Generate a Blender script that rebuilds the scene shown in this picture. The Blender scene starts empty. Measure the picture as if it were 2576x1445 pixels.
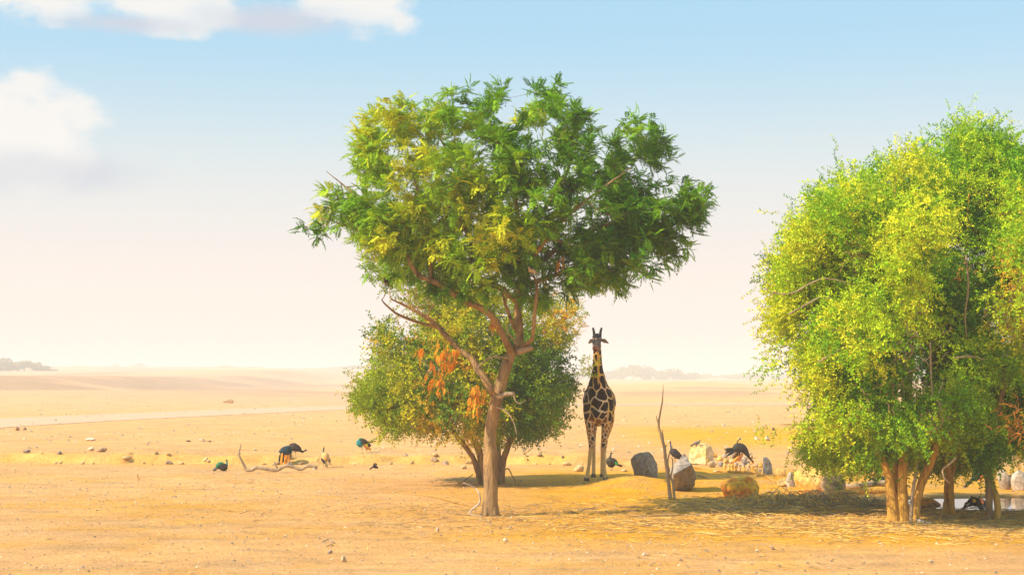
import bpy, bmesh, math, random
import numpy as np
from mathutils import Vector, Matrix

random.seed(7)
rng = np.random.default_rng(7)
sc = bpy.context.scene
COL = sc.collection
R = math.radians

# ------------------------------------------------------------------ camera
F = 3964.0                      # focal length in units of a 2576 px wide frame
PITCH = math.atan(225.5 / F)
CAM_H = 3.0
cam_d = bpy.data.cameras.new('camera')
cam = bpy.data.objects.new('camera', cam_d)
COL.objects.link(cam)
cam_d.sensor_width = 36.0
cam_d.lens = 36.0 * F / 2576.0
cam_d.clip_start = 0.1
cam_d.clip_end = 20000.0
cam.location = (0, 0, CAM_H)
cam.rotation_euler = (R(90) + PITCH, 0, 0)
sc.camera = cam

# ------------------------------------------------------------------ sun and sky
SUN_EL, SUN_AZ = R(38), R(-112)          # azimuth clockwise from +Y (view direction)
sun_vec = Vector((math.sin(SUN_AZ) * math.cos(SUN_EL), math.cos(SUN_AZ) * math.cos(SUN_EL), math.sin(SUN_EL)))
sd = bpy.data.lights.new('sun', 'SUN')
sd.energy = 5.0
sd.angle = R(0.6)
sd.color = (1.0, 0.86, 0.65)
sun = bpy.data.objects.new('sun', sd)
COL.objects.link(sun)
sun.rotation_euler = sun_vec.to_track_quat('Z', 'Y').to_euler()
sun.location = (-30, 0, 40)

world = bpy.data.worlds.new('World')
sc.world = world
world.use_nodes = True
wn, wl = world.node_tree.nodes, world.node_tree.links
wn.clear()


def N(nodes, kind, **kw):
    n = nodes.new(kind)
    for k, v in kw.items():
        if isinstance(k, str) and k.startswith('i_'):
            n.inputs[k[2:]].default_value = v
        else:
            setattr(n, k, v)
    return n


def math_node(nodes, links, op, a, b=None, clamp=False, c=None):
    n = nodes.new('ShaderNodeMath')
    n.operation = op
    n.use_clamp = clamp
    for i, v in enumerate((a, b, c)):
        if v is None:
            continue
        if isinstance(v, (int, float)):
            n.inputs[i].default_value = v
        else:
            links.new(v, n.inputs[i])
    return n.outputs[0]


def mixrgb(nodes, links, fac, a, b, mode='MIX'):
    n = nodes.new('ShaderNodeMix')
    n.data_type = 'RGBA'
    n.blend_type = mode
    for i, v in ((0, fac), (6, a), (7, b)):
        if isinstance(v, (int, float)):
            n.inputs[i].default_value = v
        elif isinstance(v, tuple):
            n.inputs[i].default_value = v if len(v) == 4 else (*v, 1)
        else:
            links.new(v, n.inputs[i])
    return n.outputs[2]


def smooth(nodes, links, x, lo, hi):
    n = nodes.new('ShaderNodeMapRange')
    n.interpolation_type = 'SMOOTHSTEP'
    n.clamp = True
    links.new(x, n.inputs[0])
    n.inputs[1].default_value = lo
    n.inputs[2].default_value = hi
    n.inputs[3].default_value = 0
    n.inputs[4].default_value = 1
    return n.outputs[0]


def build_world():
    M = lambda op, a, b=None, clamp=False, c=None: math_node(wn, wl, op, a, b, clamp, c)
    tc = wn.new('ShaderNodeTexCoord')
    sep = wn.new('ShaderNodeSeparateXYZ')
    wl.new(tc.outputs['Generated'], sep.inputs[0])
    x, y, z = sep.outputs
    el = M('ARCSINE', z)                                # radians
    az = M('ARCTAN2', x, y)
    sky = wn.new('ShaderNodeTexSky')
    sky.sky_type = 'NISHITA'
    sky.sun_disc = False
    sky.sun_elevation = SUN_EL
    sky.sun_rotation = SUN_AZ
    sky.air_density = 1.0
    sky.dust_density = 1.2
    sky.ozone_density = 1.0
    # pale humid air low in the sky, the same all the way round
    low = smooth(wn, wl, el, R(14.0), R(2.5))
    col = mixrgb(wn, wl, 0.8, sky.outputs[0], (4.2, 7.3, 9.4))
    cream = (8.9, 7.95, 7.35)
    pale = (7.0, 7.7, 7.75)
    n = wn.new('ShaderNodeValToRGB')
    n.color_ramp.interpolation = 'EASE'
    e = n.color_ramp.elements
    e[0].position = 0.0
    e[0].color = (0, 0, 0, 1)
    e[1].position = 1.0
    e[1].color = (1, 1, 1, 1)
    wl.new(smooth(wn, wl, el, R(15.0), R(5.0)), n.inputs[0])
    col = mixrgb(wn, wl, M('MULTIPLY', n.outputs[0], 0.85), col, pale)
    col = mixrgb(wn, wl, smooth(wn, wl, el, R(10.0), R(2.0)), col, cream)
    # clouds
    cv = wn.new('ShaderNodeCombineXYZ')
    wl.new(az, cv.inputs[0])
    wl.new(M('MULTIPLY', el, 1.7), cv.inputs[1])
    nz = N(wn, 'ShaderNodeTexNoise', i_Scale=22.0, i_Detail=9.0, i_Roughness=0.55)
    wl.new(cv.outputs[0], nz.inputs['Vector'])
    nz2 = N(wn, 'ShaderNodeTexNoise', i_Scale=5.0, i_Detail=7.0, i_Roughness=0.55)
    wl.new(cv.outputs[0], nz2.inputs['Vector'])
    nb = M('ADD', M('MULTIPLY', M('SUBTRACT', nz.outputs[0], 0.5), 1.5), M('MULTIPLY', M('SUBTRACT', nz2.outputs[0], 0.5), 0.9))

    def blob(px, py, wx, wy):
        a0 = math.atan((px - 1288) / F)
        e0 = math.atan((722.5 - py) / F) + PITCH
        u = M('DIVIDE', M('SUBTRACT', az, a0), wx / F)
        v = M('DIVIDE', M('SUBTRACT', el, e0), wy / F)
        r = M('SQRT', M('ADD', M('MULTIPLY', u, u), M('MULTIPLY', v, v)))
        return M('SUBTRACT', 1.0, r), v

    def union(bl):
        m = bl[0]
        for b in bl[1:]:
            m = M('SMOOTH_MAX', m, b, c=0.25)
        return m
    left, _ = blob(70, 362, 205, 150)
    left2, _ = blob(-80, 365, 230, 150)
    top1, _ = blob(400, -20, 250, 150)
    top2, _ = blob(100, -50, 380, 150)
    top3, _ = blob(880, -15, 190, 135)
    top4, _ = blob(640, -100, 200, 110)
    body = union([left, left2, top1, top2, top3, top4])
    # loose clouds higher up and round the rest of the sky, as outside the frame
    far_el = smooth(wn, wl, el, R(14.5), R(24))
    nz3 = N(wn, 'ShaderNodeTexNoise', i_Scale=2.4, i_Detail=8.0, i_Roughness=0.55)
    wl.new(cv.outputs[0], nz3.inputs['Vector'])
    free = M('SUBTRACT', M('MULTIPLY', M('MULTIPLY', nz3.outputs[0], far_el), 2.2), 1.15)
    f = M('ADD', body, nb)
    mask = smooth(wn, wl, f, 0.0, 0.42)
    mask2 = smooth(wn, wl, free, 0.0, 0.5)
    sh_l, _ = blob(80, 450, 330, 70)
    sh_t, _ = blob(700, 60, 300, 50)
    sh_t2, _ = blob(330, 85, 260, 34)
    under = union([sh_l, sh_t, sh_t2])
    umask = M('MULTIPLY', smooth(wn, wl, M('ADD', under, M('MULTIPLY', nb, 0.6)), -0.1, 0.8), 0.85)
    col = mixrgb(wn, wl, umask, col, (5.9, 6.25, 7.1))
    mask = M('MULTIPLY', mask, M('SUBTRACT', 1.0, M('MULTIPLY', umask, 0.7)))
    col = mixrgb(wn, wl, M('MULTIPLY', mask, 0.95), col, (8.7, 8.5, 8.2))
    col = mixrgb(wn, wl, M('MULTIPLY', mask2, 0.8), col, (8.4, 8.4, 8.3))
    bg = wn.new('ShaderNodeBackground')
    wl.new(col, bg.inputs[0])
    bg.inputs[1].default_value = 0.081
    out = wn.new('ShaderNodeOutputWorld')
    wl.new(bg.outputs[0], out.inputs[0])


build_world()

vs = sc.view_settings
sc.display_settings.display_device = 'sRGB'
vs.view_transform = 'Standard'
vs.look = 'None'
vs.gamma = 1.0
vs.use_curve_mapping = False
vs.exposure = 0.42
sc.cycles.volume_bounces = 3

HAZE_DENSITY = 0.001
HAZE_TOP = 17.0


# ------------------------------------------------------------------ place helpers
def ray(px, py):
    a, b = (px - 1288) / F, (722.5 - py) / F
    c, s = math.cos(PITCH), math.sin(PITCH)
    return a, c - b * s, b * c + s


def at(px, py, Y):
    """World point seen at frame point (px, py) at forward distance Y."""
    a, dy, dz = ray(px, py)
    t = Y / dy
    return Vector((a * t, Y, CAM_H + dz * t))


def depth_of(py):
    _, dy, dz = ray(1288, py)
    return dy * (CAM_H / -dz)


def vnoise(x, y, seed=0):
    xi, yi = np.floor(x).astype(np.int64), np.floor(y).astype(np.int64)
    xf, yf = x - xi, y - yi
    u, v = xf * xf * (3 - 2 * xf), yf * yf * (3 - 2 * yf)

    def h(a, b):
        n = (a * 374761393 + b * 668265263 + seed * 144269) & 0x7fffffff
        n = ((n ^ (n >> 13)) * 1274126177) & 0x7fffffff
        n = (n ^ (n >> 16)) & 0xffff
        return n / 65535.0
    return (h(xi, yi) * (1 - u) + h(xi + 1, yi) * u) * (1 - v) + (h(xi, yi + 1) * (1 - u) + h(xi + 1, yi + 1) * u) * v


def fbm(x, y, octaves=4, seed=0, gain=0.5):
    s, a, t = 0.0, 1.0, 0.0
    for o in range(octaves):
        s = s + a * vnoise(x, y, seed + o * 17)
        t += a
        a *= gain
        x, y = x * 2.03 + 3.1, y * 2.03 + 7.7
    return s / t


def sstep(x, a, b):
    t = np.clip((x - a) / (b - a), 0, 1)
    return t * t * (3 - 2 * t)


POND = (12.15, 38.0)


def pond_r(X, Y):
    """<1 inside the pond."""
    u = (X - POND[0]) / 3.05
    v = (Y - POND[1]) / 2.15
    w = 0.16 * (fbm(X * 0.9, Y * 0.9, 3, 5) - 0.5) * 2
    return np.sqrt(u * u + v * v) + w


def height(X, Y):
    X, Y = np.asarray(X, float), np.asarray(Y, float)
    near = 1 - sstep(Y, 75, 110)
    h = near * (0.05 * (fbm(X * 0.35, Y * 0.35, 3, 1) - 0.5) + 0.035 * (fbm(X * 2.1, Y * 2.1, 3, 2) - 0.5))
    h = h + near * (1 - sstep(Y, 55, 75)) * 0.028 * (fbm(X * 6.5, Y * 6.5, 2, 3) - 0.5)
    # low ledge of hardened soil crossing the left half
    ey = 54.6 + 1.1 * (fbm(X * 0.28, X * 0 + 3.3, 3, 9) - 0.5) * 2 + 0.25 * (fbm(X * 2.2, Y * 0 + 1.0, 3, 19) - 0.5) - 0.05 * X
    fade = 1 - sstep(X, 2.5, 5.5)
    h = h + 0.34 * sstep(Y, ey, ey + 0.38) * (1 - sstep(Y, ey + 1.5, ey + 14)) * fade * (0.55 + 0.6 * fbm(X * 0.8, Y * 0.1, 2, 29))
    # mound carrying the grey boulders
    for (cx, cy, sx, sy, a) in ((3.25, 42.9, 1.15, 1.15, 0.34), (5.6, 43.8, 1.3, 1.0, 0.16), (7.2, 47.0, 2.2, 1.6, 0.16), (5.8, 49.8, 2.4, 1.2, 0.12)):
        h = h + a * np.exp(-(((X - cx) / sx) ** 2 + ((Y - cy) / sy) ** 2))
    # pond basin and its raised rim
    r = pond_r(X, Y)
    h = h * sstep(r, 0.9, 1.6) - 0.3 * (1 - sstep(r, 0.8, 1.1)) + 0.03 * np.exp(-((r - 1.3) / 0.18) ** 2) * (Y > 38)
    # wadi banks and rising country far off
    far = sstep(Y, 190, 420)
    h = h + far * 0.9 * (fbm(X * 0.012, Y * 0.006, 3, 11) - 0.5)
    wob = 26 * (fbm(X * 0.03, Y * 0.02, 3, 12) - 0.5)
    bank = sstep(Y + wob, 262, 330) * sstep(-X + wob * 0.5, 74, 104)
    h = h + 3.3 * bank
    roll = sstep(Y, 150, 215) * (1 - sstep(Y, 250, 330)) * sstep(-X, 28, 62)
    h = h + 0.9 * roll * (1 - bank)
    rise = sstep(Y, 430, 1500)
    h = h + rise * (7.0 * sstep(-X, -40, 160) + 1.2) * (0.65 + 0.7 * fbm(X * 0.006, Y * 0.004, 3, 14))
    for (cx, cy, sx, sy, a) in ((58, 500, 22, 60, 1.6), (-130, 700, 60, 60, 2.0)):
        h = h + a * np.exp(-(((X - cx) / sx) ** 2 + ((Y - cy) / sy) ** 2))
    return h


def hz(X, Y):
    return float(height(np.array([X]), np.array([Y]))[0])


def G(px, py, dz=0.0):
    """Point on the terrain seen at (px, py)."""
    Y = depth_of(py)
    for _ in range(6):
        p = at(px, py, Y)
        h = hz(p.x, Y)
        _, dy, dz_ = ray(px, py)
        Y = dy * ((CAM_H - h) / -dz_)
    p = at(px, py, Y)
    return Vector((p.x, Y, hz(p.x, Y) + dz))


# ------------------------------------------------------------------ object helpers
def tag(o, label=None, cat=None, group=None, kind=None):
    if label:
        o['label'] = label
    if cat:
        o['category'] = cat
    if group:
        o['group'] = group
    if kind:
        o['kind'] = kind
    return o


def empty(name, loc=(0, 0, 0), rz=0.0):
    o = bpy.data.objects.new(name, None)
    o.empty_display_size = 0.2
    COL.objects.link(o)
    o.location = loc
    o.rotation_euler = (0, 0, rz)
    return o


def link_mesh(name, me, parent=None, loc=None):
    o = bpy.data.objects.new(name, me)
    COL.objects.link(o)
    if parent is not None:
        o.parent = parent
    if loc is not None:
        o.location = loc
    return o


def mesh_np(name, V, Fc, mat=None, colors=None, smooth_=False):
    """V (n,3), Fc (m,k) with constant k; colors (n,3) per vertex."""
    V = np.ascontiguousarray(V, np.float32)
    Fc = np.ascontiguousarray(Fc, np.int32)
    me = bpy.data.meshes.new(name)
    k = Fc.shape[1]
    me.vertices.add(len(V))
    me.vertices.foreach_set('co', V.ravel())
    me.loops.add(Fc.size)
    me.loops.foreach_set('vertex_index', Fc.ravel())
    me.polygons.add(len(Fc))
    me.polygons.foreach_set('loop_start', np.arange(0, Fc.size, k, dtype=np.int32))
    me.polygons.foreach_set('loop_total', np.full(len(Fc), k, np.int32))
    if smooth_:
        me.polygons.foreach_set('use_smooth', np.ones(len(Fc), bool))
    me.update(calc_edges=True)
    if colors is not None:
        set_col(me, colors)
    if mat:
        me.materials.append(mat)
    return me


def set_col(me, colors):
    a = me.color_attributes.new('Col', 'FLOAT_COLOR', 'POINT')
    c = np.ones((len(me.vertices), 4), np.float32)
    c[:, :3] = colors
    a.data.foreach_set('color', c.ravel())


def catmull(pts, n=4):
    P = [np.array(p, float) for p in pts]
    if len(P) < 3:
        return np.array([P[0] + (P[-1] - P[0]) * t for t in np.linspace(0, 1, n + 1)])
    P = [2 * P[0] - P[1]] + P + [2 * P[-1] - P[-2]]
    out = []
    for i in range(1, len(P) - 2):
        p0, p1, p2, p3 = P[i - 1:i + 3]
        for j in range(n):
            t = j / n
            out.append(0.5 * ((2 * p1) + (-p0 + p2) * t + (2 * p0 - 5 * p1 + 4 * p2 - p3) * t * t + (-p0 + 3 * p1 - 3 * p2 + p3) * t ** 3))
    out.append(P[-2])
    return np.array(out)


def interp_r(radii, n_out):
    r = np.array(radii, float)
    if r.ndim == 1:
        r = np.stack([r, r], 1)
    x = np.linspace(0, 1, len(r))
    xs = np.linspace(0, 1, n_out)
    return np.stack([np.interp(xs, x, r[:, 0]), np.interp(xs, x, r[:, 1])], 1)


def tube_arrays(pts, radii, sides=8, sm=4, rough=0.0, seed=0, ref=None, cap=True):
    """Quads (and fan caps as degenerate-free quads collapsed to a ring point) along a smooth path."""
    P = catmull(pts, sm) if sm > 1 else np.array(pts, float)
    n = len(P)
    rr = interp_r(radii, n)
    T = np.gradient(P, axis=0)
    T /= np.linalg.norm(T, axis=1)[:, None] + 1e-9
    ref = np.array(ref if ref is not None else (0.13, 0.98, 0.1), float)
    V = np.zeros((n, sides, 3))
    ang = np.linspace(0, 2 * np.pi, sides, endpoint=False)
    r_ = np.random.default_rng(seed)
    for i in range(n):
        t = T[i]
        a = np.cross(t, ref)
        if np.linalg.norm(a) < 0.15:
            a = np.cross(t, (1, 0, 0.2))
        a /= np.linalg.norm(a)
        b = np.cross(t, a)
        k = 1 + (rough * (r_.random(sides) - 0.5) if rough else 0)
        V[i] = P[i] + (np.outer(np.cos(ang) * rr[i, 0] * k, a) + np.outer(np.sin(ang) * rr[i, 1] * k, b))
    Q = []
    for i in range(n - 1):
        for j in range(sides):
            j2 = (j + 1) % sides
            Q.append((i * sides + j, i * sides + j2, (i + 1) * sides + j2, (i + 1) * sides + j))
    V = V.reshape(-1, 3)
    if cap:
        for end, base in ((0, 0), (1, (n - 1) * sides)):
            c = len(V)
            tip = P[0] - T[0] * rr[0].mean() * 0.35 if end == 0 else P[-1] + T[-1] * rr[-1].mean() * 0.35
            V = np.vstack([V, tip])
            for j in range(0, sides, 2):
                a, b, d = base + j, base + (j + 1) % sides, base + (j + 2) % sides
                Q.append((a, c, d, b) if end == 0 else (a, b, d, c))
    return V, np.array(Q)


class Acc:
    """Collects quads for one mesh."""
    def __init__(self):
        self.V, self.F, self.C, self.n = [], [], [], 0

    def add(self, V, Fq, col=None):
        self.V.append(V)
        self.F.append(np.asarray(Fq) + self.n)
        self.n += len(V)
        if col is not None:
            c = np.asarray(col, float)
            self.C.append(np.broadcast_to(c, (len(V), 3)) if c.ndim == 1 else c)

    def tube(self, pts, radii, sides=8, col=None, **kw):
        self.add(*tube_arrays(pts, radii, sides, **kw), col=col)

    def mesh(self, name, mat, smooth_=True):
        return mesh_np(name, np.vstack(self.V), np.vstack(self.F), mat, np.vstack(self.C) if self.C else None, smooth_)

    def obj(self, name, mat, parent=None, smooth_=True, loc=None):
        return link_mesh(name, self.mesh(name, mat, smooth_), parent, loc)


# ------------------------------------------------------------------ materials
def new_mat(name):
    m = bpy.data.materials.new(name)
    m.use_nodes = True
    m.node_tree.nodes.clear()
    return m, m.node_tree.nodes, m.node_tree.links


def finish(m, nodes, links, color, rough=0.85, bump=None, bump_s=0.4, bump_d=0.02, spec=0.25, metallic=0.0):
    p = nodes.new('ShaderNodeBsdfPrincipled')
    if isinstance(color, tuple):
        p.inputs['Base Color'].default_value = (*color[:3], 1)
    else:
        links.new(color, p.inputs['Base Color'])
    p.inputs['Roughness'].default_value = rough
    p.inputs['Specular IOR Level'].default_value = spec
    p.inputs['Metallic'].default_value = metallic
    if bump is not None:
        b = nodes.new('ShaderNodeBump')
        b.inputs['Strength'].default_value = bump_s
        b.inputs['Distance'].default_value = bump_d
        links.new(bump, b.inputs['Height'])
        links.new(b.outputs[0], p.inputs['Normal'])
    o = nodes.new('ShaderNodeOutputMaterial')
    links.new(p.outputs[0], o.inputs[0])
    return p


def noise_fac(nodes, links, scale, detail=5, rough=0.6, coord='Object', stretch=None):
    tc = nodes.new('ShaderNodeTexCoord')
    src = tc.outputs[coord]
    if stretch:
        mp = nodes.new('ShaderNodeMapping')
        mp.inputs['Scale'].default_value = stretch
        links.new(src, mp.inputs[0])
        src = mp.outputs[0]
    n = nodes.new('ShaderNodeTexNoise')
    n.inputs['Scale'].default_value = scale
    n.inputs['Detail'].default_value = detail
    n.inputs['Roughness'].default_value = rough
    links.new(src, n.inputs['Vector'])
    return n.outputs[0]


def ramp(nodes, links, fac, stops):
    n = nodes.new('ShaderNodeValToRGB')
    e = n.color_ramp.elements
    e[0].position, e[0].color = stops[0][0], (*stops[0][1], 1)
    e[1].position, e[1].color = stops[-1][0], (*stops[-1][1], 1)
    for p, c in stops[1:-1]:
        k = e.new(p)
        k.color = (*c, 1)
    links.new(fac, n.inputs[0])
    return n.outputs[0]


def mottled(name, stops, scale=6, rough=0.85, bump_scale=30, bump_s=0.5, bump_d=0.02, stretch=None, detail=6):
    m, n, l = new_mat(name)
    f = noise_fac(n, l, scale, detail, 0.6, stretch=stretch)
    c = ramp(n, l, f, stops)
    b = noise_fac(n, l, bump_scale, 5, 0.65, stretch=stretch)
    finish(m, n, l, c, rough, b, bump_s, bump_d)
    return m


def attr_mat(name, rough=0.8, nscale=25, namt=0.25, spec=0.2, bump_s=0.3, bump_d=0.01):
    m, n, l = new_mat(name)
    a = n.new('ShaderNodeAttribute')
    a.attribute_name = 'Col'
    f = noise_fac(n, l, nscale, 4)
    v = smooth(n, l, f, 0.3, 0.7)
    g = math_node(n, l, 'ADD', math_node(n, l, 'MULTIPLY', v, 2 * namt), 1 - namt)
    mul = n.new('ShaderNodeVectorMath')
    mul.operation = 'SCALE'
    l.new(a.outputs['Color'], mul.inputs[0])
    l.new(g, mul.inputs['Scale'])
    finish(m, n, l, mul.outputs[0], rough, f, bump_s, bump_d, spec)
    return m


def leaf_mat(name, trans=0.2):
    m, n, l = new_mat(name)
    a = n.new('ShaderNodeAttribute')
    a.attribute_name = 'Col'
    d = n.new('ShaderNodeBsdfPrincipled')
    l.new(a.outputs['Color'], d.inputs['Base Color'])
    d.inputs['Roughness'].default_value = 0.75
    d.inputs['Specular IOR Level'].default_value = 0.12
    t = n.new('ShaderNodeBsdfTranslucent')
    mul = n.new('ShaderNodeVectorMath')
    mul.operation = 'MULTIPLY'
    l.new(a.outputs['Color'], mul.inputs[0])
    mul.inputs[1].default_value = (1.25, 1.35, 0.6)
    l.new(mul.outputs[0], t.inputs[0])
    mx = n.new('ShaderNodeMixShader')
    mx.inputs[0].default_value = trans
    l.new(d.outputs[0], mx.inputs[1])
    l.new(t.outputs[0], mx.inputs[2])
    o = n.new('ShaderNodeOutputMaterial')
    l.new(mx.outputs[0], o.inputs[0])
    return m


M_LEAF = leaf_mat('leaf')
M_BARK = mottled('bark', [(0.3, (0.11, 0.065, 0.035)), (0.48, (0.38, 0.235, 0.11)), (0.7, (0.58, 0.35, 0.14))], 7, 0.9, 20, 1.0, 0.09, stretch=(1, 1, 0.22))
M_BARK_Y = mottled('golden_bark', [(0.32, (0.20, 0.10, 0.03)), (0.44, (0.66, 0.34, 0.06)), (0.7, (0.90, 0.52, 0.10))], 11, 0.9, 26, 1.0, 0.07, stretch=(1, 1, 0.12))
M_TWIG = mottled('twig_bark', [(0.3, (0.20, 0.12, 0.06)), (0.7, (0.42, 0.25, 0.11))], 5)
M_DRYWOOD = mottled('dry_wood', [(0.3, (0.24, 0.17, 0.11)), (0.6, (0.46, 0.33, 0.21)), (0.8, (0.62, 0.46, 0.31))], 7, 0.9, 25, 0.8, 0.03, stretch=(1, 1, 0.3))
M_PALEWOOD = mottled('bleached_wood', [(0.3, (0.40, 0.33, 0.27)), (0.7, (0.72, 0.62, 0.52))], 7)
M_STRAW = attr_mat('straw', 0.8, 20, 0.2)
M_SAPLING = mottled('weathered_wood', [(0.3, (0.34, 0.23, 0.15)), (0.6, (0.58, 0.41, 0.27)), (0.8, (0.72, 0.52, 0.34))], 7, 0.9, 25, 0.8, 0.03, stretch=(1, 1, 0.3))
M_ROCK = attr_mat('stone', 0.9, 9, 0.32, 0.15, 0.8, 0.03)
M_FEATHER = attr_mat('plumage', 0.6, 40, 0.25, 0.15, 0.2, 0.004)
M_COAT = attr_mat('giraffe_coat', 0.75, 18, 0.1, 0.15, 0.15, 0.004)

# ------------------------------------------------------------------ ground
def axis(core_lo, core_hi, step, lo, hi, grow=1.06):
    a = list(np.arange(core_lo, core_hi + 1e-6, step))
    s, x = step, core_hi
    up = []
    while x < hi:
        s *= grow
        x += s
        up.append(min(x, hi))
    s, x = step, core_lo
    dn = []
    while x > lo:
        s *= grow
        x -= s
        dn.append(max(x, lo))
    return np.array(dn[::-1] + a + up)


gx = axis(-16, 16, 0.12, -2600, 2600, 1.05)
gy = axis(20.5, 60, 0.12, -500, 3600, 1.016)
GX, GY = np.meshgrid(gx, gy)
GZ = height(GX, GY)


def soil_colour(X, Y):
    """Soil and litter colour where it lies (no light or shade in it)."""
    sand = np.array((0.90, 0.475, 0.18))
    pink = np.array((0.82, 0.44, 0.185))
    ochre = np.array((0.88, 0.41, 0.045))
    gold = np.array((0.92, 0.43, 0.012))
    brown = np.array((0.44, 0.27, 0.15))
    c = np.broadcast_to(sand, X.shape + (3,)).copy()

    def blend(c, col, m):
        return c * (1 - m[..., None]) + col * m[..., None]
    n1 = fbm(X * 0.22, Y * 0.16, 4, 41)
    n2 = fbm(X * 0.9, Y * 0.7, 4, 42)
    n3 = fbm(X * 3.0, Y * 2.2, 3, 43)
    c = blend(c, pink, 0.7 * sstep(n1, 0.45, 0.7))
    c = blend(c, np.array((0.84, 0.45, 0.26)), 0.75 * sstep(Y, 90, 240) * sstep(-X + Y * 0.05, -20, 40))
    c = blend(c, ochre, 0.38 * sstep(n2, 0.5, 0.72) * (1 - sstep(Y, 45, 120)))
    # fallen litter around and beyond the trees on the right
    lit = sstep(X, -4.0, 3.5) * sstep(Y, 26.0, 31.5) * (1 - sstep(Y, 47, 56))
    lit = lit * (0.55 + 0.6 * n2)
    c = blend(c, ochre * 0.5 + gold * 0.5, np.clip(lit * 1.35, 0, 0.93))
    deep = sstep(X, 4.0, 8.0) * sstep(Y, 27.0, 30.5) * (1 - sstep(Y, 35, 37)) * (0.55 + 0.6 * n3)
    c = blend(c, gold, np.clip(deep, 0, 0.9))
    md = np.exp(-(((X - 3.0) / 1.8) ** 2 + ((Y - 41.3) / 1.8) ** 2))
    c = blend(c, gold, 0.75 * md * (0.6 + 0.6 * n3))
    # patch of yellow earth behind the rocks
    pa = np.exp(-(((X - 12.5) / 6.5) ** 4 + ((Y - 82) / 15.0) ** 4))
    c = blend(c, gold, 0.95 * pa)
    le = np.exp(-(((X + 7.0) / 3.5) ** 2 + ((Y - 36.5) / 3.0) ** 2))
    c = blend(c, ochre, 0.6 * le * (0.3 + 1.1 * n2))
    # ledge face
    ey = 54.6 + 1.1 * (fbm(X * 0.28, X * 0 + 3.3, 3, 9) - 0.5) * 2 + 0.25 * (fbm(X * 2.2, Y * 0 + 1.0, 3, 19) - 0.5) - 0.05 * X
    lf = np.exp(-((Y - ey - 0.25) / 0.6) ** 2) * (1 - sstep(X, 2.5, 6))
    c = blend(c, np.array((0.88, 0.50, 0.12)), np.clip(0.95 * lf * (0.3 + n2), 0, 1))
    # damp bank of the pond
    r = pond_r(X, Y)
    c = blend(c, np.array((0.16, 0.105, 0.065)), 0.85 * (1 - sstep(r, 1.0, 1.16)))
    c = blend(c, brown, 0.5 * np.exp(-((r - 1.25) / 0.2) ** 2))
    # stony banks far away
    fb = sstep(Y, 200, 300)
    bk = sstep(Y, 225, 270) * (1 - sstep(Y, 420, 560)) * sstep(-X, 50, 85)
    c = blend(c, brown * 1.15, 0.75 * bk * sstep(fbm(X * 0.05, Y * 0.05, 3, 47), 0.35, 0.6))
    c = blend(c, brown * 1.1, 0.7 * fb * sstep(fbm(X * 0.03, Y * 0.02, 3, 44), 0.45, 0.65))
    c = blend(c, brown * 1.25, 0.30 * sstep(fbm(X * 0.7 + 31, Y * 1.6, 4, 52), 0.56, 0.7) * (1 - sstep(Y, 60, 140)))
    c = c * (0.89 + 0.24 * fbm(X * 8, Y * 5, 2, 45))[..., None] * (0.9 + 0.16 * fbm(X * 0.5, Y * 0.3, 3, 46))[..., None]
    return c


nx, ny = len(gx), len(gy)
ii = np.arange(nx * ny).reshape(ny, nx)
quads = np.stack([ii[:-1, :-1], ii[:-1, 1:], ii[1:, 1:], ii[1:, :-1]], -1).reshape(-1, 4)


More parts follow.
